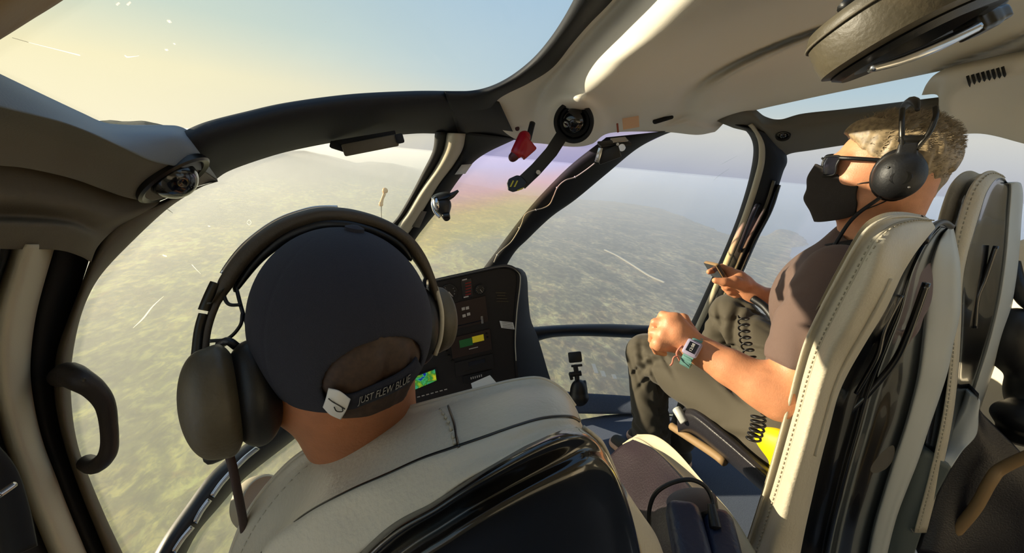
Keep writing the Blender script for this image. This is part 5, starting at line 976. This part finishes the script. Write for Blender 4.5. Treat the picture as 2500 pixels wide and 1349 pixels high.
# strap band along the hem under the opening, with the white tag and lettering
st = [surf(a, b, .0035) for a, b in ((800, 994), (830, 1000), (862, 998), (900, 984), (940, 968), (980, 948), (1010, 926), (1030, 900))]
st2 = [surf(a, b, .0035) for a, b in ((808, 956), (836, 964), (866, 962), (900, 948), (936, 932), (972, 914), (1000, 894), (1018, 872))]
stl = cr([HP.P(*p) for p in st], 40); stu = cr([HP.P(*p) for p in st2], 40)
bnd = HP.R@np.array([0, .003, 0]); Gs = np.stack([stl, (stl+stu)/2+(HP.R@np.array([0, -.001, 0])), stu], 1)
sp = closed_sheet('strap', Gs, Gs+bnd, MT['cap'], cp2)
def onstrap(V):
    # letter coordinates (x along -.5..., y up) laid on the band
    out_ = []
    a0 = [(873, 992), (905, 981), (940, 968), (975, 952), (1003, 935)]; a1 = [(873, 970), (905, 959), (940, 945), (975, 929), (1003, 912)]
    lo_ = cr(a0, 200); up_ = cr(a1, 200); x0, x1 = V[:, 0].min(), V[:, 0].max(); y0, y1 = V[:, 1].min(), V[:, 1].max()
    for x, y, z in V:
        i = int(round((x-x0)/(x1-x0)*199)); p = lo_[i]*(1-(y-y0)/(y1-y0))+up_[i]*(y-y0)/(y1-y0); g_ = .0056 if z > 0 else .004; out_.append(HP.P(*surf(p[0], p[1], g_)))
    return np.array(out_)
text('lettering', 'JUST FLEW BLUE', None, None, .02, mat('grey_embroidery', (150, 146, 138), .8), sp, shear=.25, fit=onstrap)
tg = [[HP.P(*surf(a, b, g_)) for a, b, g_ in r] for r in [[(803, 948, .004), (830, 955, .006), (856, 974, .005)], [(796, 975, .008), (822, 985, .010), (846, 1000, .009)], [(789, 995, .005), (806, 1012, .007), (832, 1024, .006)]]]
tgo = loft('size_tag', tg, MT['white'], cp2, n=16, k=14, thick=HP.R@np.array([0, .0015, 0])); tgo['label'] = 'white folded tag with thin grey ink lines'
tube('ink_line', [HP.P(*surf(a, b, .0102)) for a, b in ((802, 972), (812, 980), (826, 988), (842, 998))], .0005, MT['dkmetal'], tgo, n=16, k=5); tube('ink_line', [HP.P(*surf(a, b, .0105)) for a, b in ((816, 993), (822, 1003), (836, 1004), (836, 996))], .0005, MT['dkmetal'], tgo, n=16, k=5)
# pilot's headset
ph_ = thing('headset', 'large headset on the navy cap of the pilot, grey edged band', 'headset', HP.P(0, 0, .08))
molive = mat('olive_black_shell', (84, 76, 58), .5, bump=.3, bscale=200, noise=.2, nscale=30)
cL, cR_ = D(585, 968, .362), D(1036, 786, .475)
for c, g in ((cL, -1), (cR_, 1)):
    R = HP.R; q_ = 1 if g < 0 else .8; e = sdf_mesh('ear_cup', [('+', 0, sEll(c+R@np.array([g*.024, 0, 0]), R, (.020*q_*q_, .040*q_, .050*q_))), ('+', .01, sEll(c+R@np.array([g*.012, 0, 0]), R, (.016*q_, .043*q_, .053*q_)))], .0025, molive, ph_)
    sdf_mesh('ear_cushion', [('+', 0, sEll(c+R@np.array([-g*.012, 0, 0]), R, (.024, .042, .052))), ('-', .004, sEll(c+R@np.array([-g*.03, 0, 0]), R, (.03, .02, .03)))], .0025, MT['black'], e)
band = [(498, 868, .375), (506, 800, .385), (526, 738, .392), (560, 670, .40), (610, 606, .408), (680, 553, .415), (750, 526, .42), (800, 519, .422), (860, 524, .425), (930, 545, .43), (985, 578, .434), (1025, 628, .44), (1052, 682, .45), (1066, 730, .458)]
BP = cr([D(*p) for p in band], 120); bn = nrm(HP.R@np.array([0, 1, 0])); V = []
for i, p in enumerate(BP):
    t = i/119.; wd = np.interp(t, [0, .12, .3, .75, .9, 1], [.006, .009, .0165, .0165, .008, .006]); T_ = nrm(BP[min(i+1, 119)]-BP[max(i-1, 0)]); o_ = nrm(np.cross(T_, bn)); o_ = o_ if o_@(p-HP.c) > 0 else -o_; th = np.interp(t, [0, .15, .2, .85, 1], [.003, .003, .006, .006, .003])
    V += [p+bn*wd-o_*th, p+bn*wd+o_*th*.6, p+o_*th, p-bn*wd+o_*th*.6, p-bn*wd-o_*th, p-o_*th*1.2]
bo_ = mk('headband', V, grid_faces(120, 6, True)+[tuple(range(6)), tuple(range(714, 720))], mat('worn_headband', (70, 60, 46), .6, bump=.3, bscale=300), ph_)
pad = []
for i in range(22, 102):
    p = BP[i]; T_ = nrm(BP[i+1]-BP[i-1]); o_ = nrm(np.cross(T_, bn)); o_ = o_ if o_@(p-HP.c) > 0 else -o_; s_ = math.sin(math.pi*(i-22)/79.)**.4*.9+.1
    for q in range(10): a = 2*math.pi*q/10; pad.append(p-o_*(.011)+bn*.021*s_*math.cos(a)+o_*.008*s_*math.sin(a))
mk('band_pad', pad, grid_faces(80, 10, True)+[tuple(range(10)), tuple(range(790, 800))], MT['black'], bo_)
for k_, (i, j) in enumerate([(0, 14), (14, 24), (26, 70)]):
    Q = [BP[q]-bn*np.interp(q/119., [0, .12, .3], [.006, .009, .0165])*0+0 for q in range(i, j)]
    Q = []
    for q in range(i, j):
        T_ = nrm(BP[q+1]-BP[max(q-1, 0)]); o_ = nrm(np.cross(T_, bn)); o_ = o_ if o_@(BP[q]-HP.c) > 0 else -o_; Q.append(BP[q]+o_*.0055+bn*(.004 if k_ == 2 else 0))
    tube(['arm_plate', 'slider', 'edge_trim'][k_], Q, [.0045, .006, .0022][k_], MT['dkmetal'] if k_ < 2 else MT['chrome'], ph_, n=40)
loft('slider', [[D(544, 705, .384), D(522, 735, .382), D(500, 745, .384)], [D(532, 708, .380), D(515, 740, .378), D(506, 738, .382)]], MT['taupe'], ph_, n=8, k=6, thick=(0, .006, 0))
for P in [[(540, 700, .39), (556, 740, .39), (588, 744, .395)], [(512, 832, .375), (556, 826, .38), (586, 795, .385), (592, 765, .39)], [(574, 690, .40), (592, 760, .395), (612, 810, .39), (636, 848, .39)]]:
    tube('yoke_wire', [D(*p) for p in P], .0018, MT['black'], ph_, n=24, k=6)
tube('cushion_highlight', [D(535, 842, .372), D(556, 832, .37), D(578, 846, .372)], .004, MT['leatherdk'], ph_, n=10)  # small tube stands in for a highlight on the ear cushion
bpy.data.objects['cushion_highlight'].name = 'modelled_highlight'
tube('boom_stub', [D(512, 1112, .375), D(540, 1100, .375), D(566, 1086, .378)], .0085, MT['black'], ph_, n=12)
tube('headset_cord', [D(556, 1098, .37), D(568, 1140, .372), D(580, 1200, .38), D(592, 1262, .40), D(600, 1330, .43)], .0038, mat('dark_brown_cord', (50, 32, 30), .6), ph_, n=40)
tube('bracket', [D(1064, 700, .452), D(1078, 760, .452), D(1076, 820, .452), D(1062, 866, .452)], .0028, MT['creamtrim'], ph_, n=24)
boxm('hinge', D(1040, 690, .448), HP.R, (.006, .012, .012), MT['chrome'], ph_)
pg = thing('sunglasses', 'pair of glasses on the pilot in the cap, only its left side showing', 'sunglasses', HP.P(0, .1, .01))
for g in (-1, 1):
    tube('temple', [HP.P(g*.066, .09, .028), HP.P(g*.078, .05, .024), HP.P(g*.083, 0, .018)], .003, MT['black'], pg, n=16, k=8)
    loft('lens', [[HP.P(g*x, y, z) for x, y, z in r] for r in [[(.012, .112, .028), (.035, .106, .031), (.058, .09, .030)], [(.010, .115, .012), (.035, .112, .010), (.060, .093, .012)], [(.016, .113, -.010), (.035, .109, -.014), (.055, .092, -.008)]]], MT['lcd'], pg, n=12, k=8, thick=HP.R@np.array([0, -.002, 0]))
lathe('door_speaker', AX(640, 1222, -.36), (.9, -.5, .3), [(0, 0), (.03, 0), (.04, .006), (.045, .0), (.045, -.02), (0, -.02)], MT['creamtrim'], k=36); tag(bpy.data.objects['door_speaker'], 'round cream rimmed pad low on the left, behind the seat edge', 'pad')
# ================================================================ fittings
# ceiling eyeball vent
def eyeball(c, ax, r, lab, ring, par=None):
    t = thing('air_vent', lab, 'air vent', c, 'eyeball air vents'); R = frame(ax)
    lathe('outer_ring', c, ax, [(r*.86, -.008), (r, -.006), (r*1.02, .002), (r*.96, .005), (r*.84, .002), (r*.80, -.012)], ring, t, k=48)
    lathe('bowl', c, ax, [(0, -.02), (r*.5, -.018), (r*.8, -.006), (r*.86, -.002), (r*.86, -.022), (0, -.024)], MT['gloss'], t, k=40)
    b = c-R[:, 2]*.006+R[:, 1]*r*.05
    sdf_mesh('ball', [('+', 0, sEll(b, R, (r*.62, r*.62, r*.62))), ('-', .001, sCap(b+R@np.array([.3, .5, .55])*r, b+R@np.array([.3, .5, .9])*r, r*.22, r*.25))], .002, MT['gloss'], t)
    for k in range(7): q = math.radians(30+k*14); p = b+R@np.array([math.cos(q)*.3, math.sin(q)*.3-.05, .54])*r; boxm('ball_rib', p, R, (.0014, .0014, .003), MT['dkmetal'], t, bev=0)
    return t
vc = S(1402, 297, .138)+np.array([0, 0, 0]); axv = nrm((CAM-vc)+np.array([-.45, .0, -.35])*.9)
eyeball(vc+axv*.008, axv, .052, 'round black eyeball vent at the front of the cream ceiling', MT['seal'])
vl = S(432, 442, .056); axl = nrm(np.array([.5, .05, -.86])); eyeball(vl-axl*.004, axl, .056, 'dark eyeball vent with thin bright ring in the left roof rail', MT['dkmetal'])
vr = S(1912, 330, .06); axr = nrm(np.array([-.6, -.3, -.7])); eyeball(vr+axr*.002, axr, .022, 'small dark eyeball vent in the right roof rail', MT['seal'])
lathe('plug_button', S(1263, 314, .036), nrm(CAM-S(1263, 314, .03)), [(0, .002), (.006, .002), (.0075, 0), (.0075, -.01), (0, -.01)], mat('maroon_plug', (62, 22, 26), .5)); tag(bpy.data.objects['plug_button'], 'small round maroon plug in the front flange of the ceiling', 'plug')
def decal(name, q, ins, m, lab, cat, th=.0015):
    G = np.array([[S(a, b, ins+.001) for a, b in r] for r in q]); G2 = np.array([[S(a, b, ins-.001) for a, b in r] for r in q]); o = closed_sheet(name, G, G2, m); return tag(o, lab, cat)
mlab = mat('orange_tint_label', (232, 190, 150), .5)
lb = tag(boxm('ceiling_label', S(1540, 298, .098), frame(CAM-S(1540, 298, .098)+np.array([0, 0, -.6]), ray(1590, 280)-ray(1540, 298)), (.05, .04, .002), mlab, bev=0), 'pale orange instruction label on the front of the cream ceiling', 'label')
boxm('stripe', S(1508, 312, .100), frame(CAM-S(1540, 298, .098)+np.array([0, 0, -.6]), ray(1590, 280)-ray(1540, 298)), (.006, .03, .002), mat('rust_stripe', (160, 84, 60), .5), lb, bev=0)
sl_ = sdf_mesh('ceiling_slot', [('+', 0, sCap(S(1600, 296, .079), S(1640, 286, .079), .009, .006))], .002, MT['seal']); tag(sl_, 'dark oval slot in the front edge of the cream ceiling', 'slot')
# red lever and dark lever
rl = thing('control_lever', 'short red guarded lever hanging from the front of the ceiling', 'lever', D(1275, 345, 1.02))
sdf_mesh('red_guard', [('+', 0, sCap(D(1280, 335, 1.02), D(1262, 372, 1.0), .017, .016)), ('+', .006, sBox(D(1283, 362, 1.01), frame((0, -1, .2), (.8, 0, .5)), (.022, .02, .010), .003))], .003, MT['red'], rl)
sdf_mesh('tip', [('+', 0, sCap(D(1256, 380, 1.0), D(1252, 384, 1.0), .013, .012))], .003, mat('dark_red', (70, 14, 20), .5), rl)
tube('rod', [D(1300, 300, 1.04), D(1290, 340, 1.03)], .008, MT['black'], rl, n=6)
dl = thing('control_lever', 'long dark lever with yellow hash marks on its paddle, hanging from the ceiling', 'lever', D(1350, 380, 1.02))
P = [D(1372, 330, 1.04), D(1345, 372, 1.03), D(1308, 414, 1.02), D(1272, 448, 1.01)]; sq = [(-.0165, -.009), (-.0165, .009), (.0165, .009), (.0165, -.009)]; V = []
for p in P:
    T_ = nrm(P[-1]-P[0]); vd = nrm(p-CAM); a = nrm(np.cross(T_, vd)); b = np.cross(T_, a); V += [p+a*x+b*y for x, y in sq]
mk('arm', V, grid_faces(4, 4, True)+[(0, 1, 2, 3), (15, 14, 13, 12)], MT['black'], dl, smooth=False)
pp = [(1242, 436), (1262, 427), (1274, 430), (1288, 446), (1276, 462), (1252, 469), (1240, 464), (1237, 448)]
pdl = prism('paddle', [D(a, b, 1.0) for a, b in pp], nrm(ray(1260, 448))*.02, MT['black'], dl, bev=.003)
my = mat('yellow_marks', (190, 176, 30), .5)
for k in range(3): a = 1244+k*10; prism('hash_mark', [D(a, 456, .9985), D(a+4, 456, .9985), D(a+11, 441, .9985), D(a+8, 440, .9985)] if k < 2 else [D(1262, 464, .9985), D(1278, 457, .9985), D(1278, 460, .9985), D(1264, 466, .9985)], nrm(ray(1260, 448))*.002, my, pdl)
lathe('bolt', D(1314, 420, 1.0), CAM-D(1314, 420, 1.0), [(0, .004), (.006, .004), (.007, -.004), (0, -.004)], MT['chrome'], dl, k=6)
# compass visor under header
vz = thing('roller_visor', 'dark rolled sun visor clipped under the windshield header', 'visor', D(890, 350, .95))
boxm('roll', D(905, 354, .93), frame(nrm(ray(905, 354)), D(970, 345, .93)-D(840, 370, .93)), (.128, .028, .02), MT['taupe'], vz, bev=.004); boxm('clip', D(828, 358, .94), frame(nrm(ray(828, 358)), D(850, 362, .93)-D(800, 346, .93)), (.045, .02, .02), MT['navy'], vz, bev=.005, taper=.6)
boxm('clip', D(976, 338, .94), frame(nrm(ray(976, 338)), (1, 0, .1)), (.02, .024, .02), MT['navy'], vz, bev=.004, taper=.6); boxm('clip', D(890, 337, .95), frame(nrm(ray(890, 337)), D(970, 330, .93)-D(840, 352, .93)), (.15, .012, .012), MT['navy'], vz, bev=.002)
# placards on the mullion
for q, lab in (([[(1127, 402), (1153, 400)], [(1110, 426), (1136, 424)]], 'small pale placard high on the right flank of the left mullion'), ([[(1018, 514), (1042, 516)], [(1000, 552), (1024, 556)]], 'small grey placard low on the right flank of the left mullion')):
    decal('placard', q, .036, MT['white'] if 'pale' in lab else MT['slate'], lab, 'placard')
# suction-mounted camera at the mullion
sm_ = thing('suction_mount', 'black and silver suction mount on the left mullion above the panel', 'camera mount', D(1078, 500, .95)); d0 = .95
lathe('cup', D(1078, 478, d0), (-.1, -.3, 1), [(0, .004), (.022, .003), (.026, 0), (.02, -.005), (0, -.006)], MT['black'], sm_, k=30)
sdf_mesh('housing', [('+', 0, sEll(D(1080, 500, d0), np.eye(3), (.022, .02, .022))), ('+', .008, sCap(D(1084, 515, d0), D(1090, 530, d0), .013, .010))], .003, MT['black'], sm_)
tube('silver_ring', [D(1058, 482, d0-.01), D(1056, 500, d0-.012), D(1062, 518, d0-.012), D(1074, 530, d0-.012)], .0035, MT['chrome'], sm_, n=24)
sdf_mesh('silver_cap', [('+', 0, sEll(D(1066, 498, d0-.006), np.eye(3), (.011, .018, .019)))], .002, MT['chrome'], sm_)
tube('arm', [D(1088, 484, d0), D(1104, 476, d0), D(1119, 465, d0)], [.009, .007, .003], MT['black'], sm_, n=16); tube('knob', [D(1082, 528, d0-.01), D(1098, 526, d0-.01)], .008, MT['dkmetal'], sm_, n=8)
# camera bracket on the centre post and its wire
cbk = thing('camera_bracket', 'metal and black camera bracket at the top of the centre post', 'bracket', D(1490, 375, 1.08)); d1 = 1.08
boxm('camera_box', D(1486, 378, d1), frame(CAM-D(1486, 378, d1), ray(1530, 362)-ray(1460, 388)), (.062, .034, .03), MT['black'], cbk, bev=.004); boxm('metal_face', D(1462, 378, d1-.014), frame(CAM-D(1462, 378, d1), ray(1472, 360)-ray(1462, 396)), (.038, .013, .022), MT['chrome'], cbk, bev=.002)
boxm('top_plate', D(1500, 350, d1), frame((0, -.6, 1), ray(1530, 338)-ray(1460, 360)), (.09, .03, .008), MT['black'], cbk, bev=.002); boxm('silver_plate', D(1512, 341, d1-.012), frame((0, -.8, 1), ray(1530, 336)-ray(1490, 350)), (.045, .02, .003), MT['chrome'], cbk, bev=.001)
lathe('pivot_plate', D(1518, 360, d1-.02), CAM-D(1518, 360, d1), [(0, .002), (.009, .002), (.010, -.003), (0, -.003)], MT['chrome'], cbk, k=24); lathe('rivet', D(1508, 352, d1-.024), CAM-D(1508, 352, d1), [(0, .003), (.0035, .002), (.004, -.002), (0, -.002)], MT['white'], cbk, k=14)
for a, b in ((1459, 374), (1456, 388)): lathe('rivet', D(a, b, d1-.03), CAM-D(a, b, d1), [(0, .002), (.002, .0015), (.002, -.001), (0, -.001)], MT['white'], cbk, k=10)
wr = [(1452, 398), (1430, 415), (1404, 432), (1380, 440), (1362, 456), (1352, 478), (1342, 498), (1325, 508), (1300, 514), (1282, 524), (1274, 545), (1266, 562), (1248, 590), (1225, 610), (1214, 622), (1206, 640)]
wo = tube('wire', [S(a, b, .066) for a, b in wr], .0028, mat('pale_wire', (186, 176, 156), .5), n=140, k=8); tag(wo, 'pale thin wire taped down the curved centre post', 'wire')
for a, b in ((1404, 432), (1360, 458), (1308, 512), (1268, 556), (1214, 622)): p = S(a, b, .066); lathe('wire_tie', p, ray(a+4, b-10)-ray(a, b), [(0, -.003), (.0045, -.003), (.0045, .003), (0, .003)], MT['white'], wo, k=12)
# action camera on the sill of the chin window
gp = thing('action_camera', 'small black action camera on a stalk in front of the chin window', 'camera', D(1412, 955, 1.62)); d2 = 1.62; u2 = ray(1412, 850)-ray(1412, 900)
boxm('body', D(1404, 871, d2), frame(CAM-D(1404, 871, d2), ray(1440, 864)-ray(1400, 868)), (.055, .044, .03), MT['black'], gp, bev=.006); boxm('foot', D(1408, 892, d2), frame(CAM-D(1404, 890, d2), ray(1440, 884)-ray(1400, 888)), (.046, .01, .02), MT['black'], gp, bev=.002)
tube('stalk', [D(1404, 890, d2), D(1408, 912, d2), D(1410, 940, d2)], .010, MT['black'], gp, n=12); tube('clamp_bar', [D(1391, 914, d2), D(1419, 910, d2)], .011, MT['black'], gp, n=10); boxm('clamp_end', D(1394, 918, d2), frame(CAM-D(1394, 918, d2)), (.014, .03, .012), MT['black'], gp)
sdf_mesh('suction_base', [('+', 0, sEll(D(1413, 946, d2), np.eye(3), (.032, .03, .036))), ('+', .01, sCap(D(1413, 956, d2), D(1413, 966, d2), .036, .042)), ('+', .004, sCap(D(1428, 930, d2), D(1429, 948, d2), .007, .008))], .005, MT['black'], gp)
# outside probe with orange ball
an = thing('pitot_probe', 'peach coloured ball and arm on a thin mast outside the nose', 'probe', D(931, 620, 2.4)); d3 = 2.4
tube('mast', [D(931, 640, d3), D(931, 500, d3)], .0025, MT['dkmetal'], an, n=6, k=8); tube('arm', [D(930, 498, d3), D(934, 484, d3), D(939, 472, d3)], [.012, .008, .010], MT['peach'], an, n=12)
sdf_mesh('ball', [('+', 0, sEll(D(940, 465, d3), np.eye(3), (.018, .018, .018)))], .004, MT['peach'], an); sdf_mesh('lower_ball', [('+', 0, sEll(D(930, 498, d3), np.eye(3), (.014, .014, .016)))], .004, MT['peach'], an)
# left door grab handle
gh = [S(152, 918, .04), S(168, 912, .065), S(192, 925, .09), S(228, 948, .105), S(256, 985, .115), S(266, 1040, .115), S(267, 1090, .11), S(256, 1118, .10), S(232, 1136, .08), S(212, 1128, .05)]
hd2 = tube('grab_handle', gh, [.017, .018, .017, .014, .012, .011, .011, .012, .013, .013], mat('brown_black_grip', (40, 33, 28), .5, bump=.2), n=90, k=14); tag(hd2, 'curved dark grab handle on the left door frame', 'handle')
lathe('screw', S(204, 926, .112), CAM-S(204, 926, .11), [(0, .003), (.003, .002), (.003, -.004), (0, -.004)], MT['dkmetal'], hd2, k=12)
# headset hung from the ceiling, upper right
hh = thing('headset', 'large dark olive headset hanging upside down from the ceiling lining', 'headset', D(2200, 60, .42)); d4 = .42
nn = nrm(MC@np.array([.40, -.90, .03])); aa_ = nrm(D(2440, -40, .46)-D(2010, 110, .40)); aa_ = nrm(aa_-nn*(aa_@nn)); bb_ = np.cross(nn, aa_); Rh_ = np.stack([aa_, bb_, nn], 1); ch_ = D(2218, 60, .42)
def oval(r1, r2, h, k=64, p=2.4):
    out_ = []
    for j in range(k):
        q = 2*math.pi*j/k; out_.append(ch_+Rh_@np.array([r1*math.copysign(abs(math.cos(q))**(2/p), math.cos(q)), r2*math.copysign(abs(math.sin(q))**(2/p), math.sin(q)), h]))
    return out_
def ovals(name, prof, m, par, sx=1.45):
    V = [];
    for r, h in prof: V += oval(r*sx, r, h)
    n = len(prof); return sharp(mk(name, V, grid_faces(n, 64, True)+[tuple(range(64)), tuple(range((n-1)*64, n*64))[::-1]], m, par), .8)
ovals('ear_cup', [(.050, -.040), (.062, -.036), (.066, -.028), (.067, .0), (.066, .012), (.060, .016), (.054, .012), (.052, -.01), (.04, -.02)], molive, hh)
tube('rim_edge', oval(.067*1.45, .067, -.024)+oval(.067*1.45, .067, -.024)[:2], .0016, MT['taupe'], hh, n=90, k=6)
ovals('cushion', [(.050, .004), (.056, .010), (.060, .018), (.054, .024), (.044, .022), (.040, .008)], MT['black'], hh)
tube('metal_yoke', [D(2125, 168, .40), D(2200, 146, .40), D(2290, 110, .40), D(2385, 66, .41)], [.004, .006, .006, .005], MT['chrome'], hh, n=40)
sdf_mesh('bracket', [('+', 0, sBox(D(2418, 46, .43), Rh_, (.018, .010, .008), .003)), ('+', .004, sBox(D(2385, 62, .43), Rh_, (.016, .012, .01), .003))], .002, MT['dkmetal'], hh)
tube('cable', [D(2360, 72, .43), D(2400, 40, .43), D(2440, 10, .44), D(2450, -40, .44), D(2400, -120, .45)], .006, MT['black'], hh, n=30)
tube('hook', [D(2060, 20, .40), D(2085, -10, .41), D(2110, -50, .45), D(2110, -120, .5)], .006, MT['black'], hh, n=20)
# lower-left seat belt parts
bl_ = thing('seat_belt', 'dark belt and metal buckle edge at the lower left corner', 'belt', AX(20, 1250, -.45))
tube('webbing', [AX(-60, 1090, -.56), AX(0, 1160, -.56), AX(30, 1250, -.55), (AX(50, 1349, -.54))], .014, MT['seal'], bl_, n=30); tube('buckle_edge', [AX(-10, 1212, -.42), AX(14, 1196, -.42), AX(34, 1182, -.42)], .003, MT['chrome'], bl_, n=8)

# dried streaks and specks on the acrylic
mscr = bpy.data.materials.new('dried_speck'); mscr.use_nodes = True; n = mscr.node_tree.nodes; l = mscr.node_tree.links; n.remove(n['Principled BSDF'])
ta = n.new('ShaderNodeBsdfTranslucent'); ta.inputs[0].default_value = (.98, .96, .86, 1); tb = n.new('ShaderNodeBsdfTransparent'); ts = n.new('ShaderNodeMixShader'); ts.inputs[0].default_value = .55
l.new(tb.outputs[0], ts.inputs[1]); l.new(ta.outputs[0], ts.inputs[2]); l.new(ts.outputs[0], n['Material Output'].inputs['Surface'])
W1 = bpy.data.objects['window_1']; W6 = bpy.data.objects['window_6']; W3 = bpy.data.objects['window_3']
def streak(P, r, pane_): tube('streak', [S(a, b, -.0015) for a, b in P], r, mscr, pane_, n=16, k=6)
for P, r in (([(325, 800), (350, 776), (372, 748), (400, 722)], [.0004, .0014, .001, .0002]), ([(468, 645), (478, 656), (490, 668)], [.0007, .0005, .0002]), ([(405, 508), (414, 514), (422, 520)], [.0003, .0007, .0003]), ([(398, 622), (402, 624), (406, 625)], .0016), ([(508, 551), (511, 552), (513, 552)], .0012), ([(603, 542), (608, 536), (613, 543), (608, 549), (603, 543)], .0006)): streak(P, r, W1)
for P, r in (([(305, 135), (310, 139), (325, 138), (340, 136)], [.0008, .0007, .0004, .0002]), ([(30, 92), (80, 106), (140, 121), (195, 135)], [.0002, .0003, .0004, .0007]), ([(404, 121), (407, 122), (410, 121)], .0012), ([(411, 51), (414, 53), (417, 52)], .0016), ([(311, 12), (315, 8), (318, 5)], .0009), ([(285, 12), (288, 9), (291, 7)], .0009), ([(424, 106), (426, 107), (427, 108)], .0009)): streak(P, r, W6)
for P, r in (([(1742, 440), (1760, 425), (1780, 412)], [.0003, .0008, .0003]), ([(1752, 405), (1770, 396), (1800, 380)], [.0002, .0006, .0002])): streak(P, r, W3)
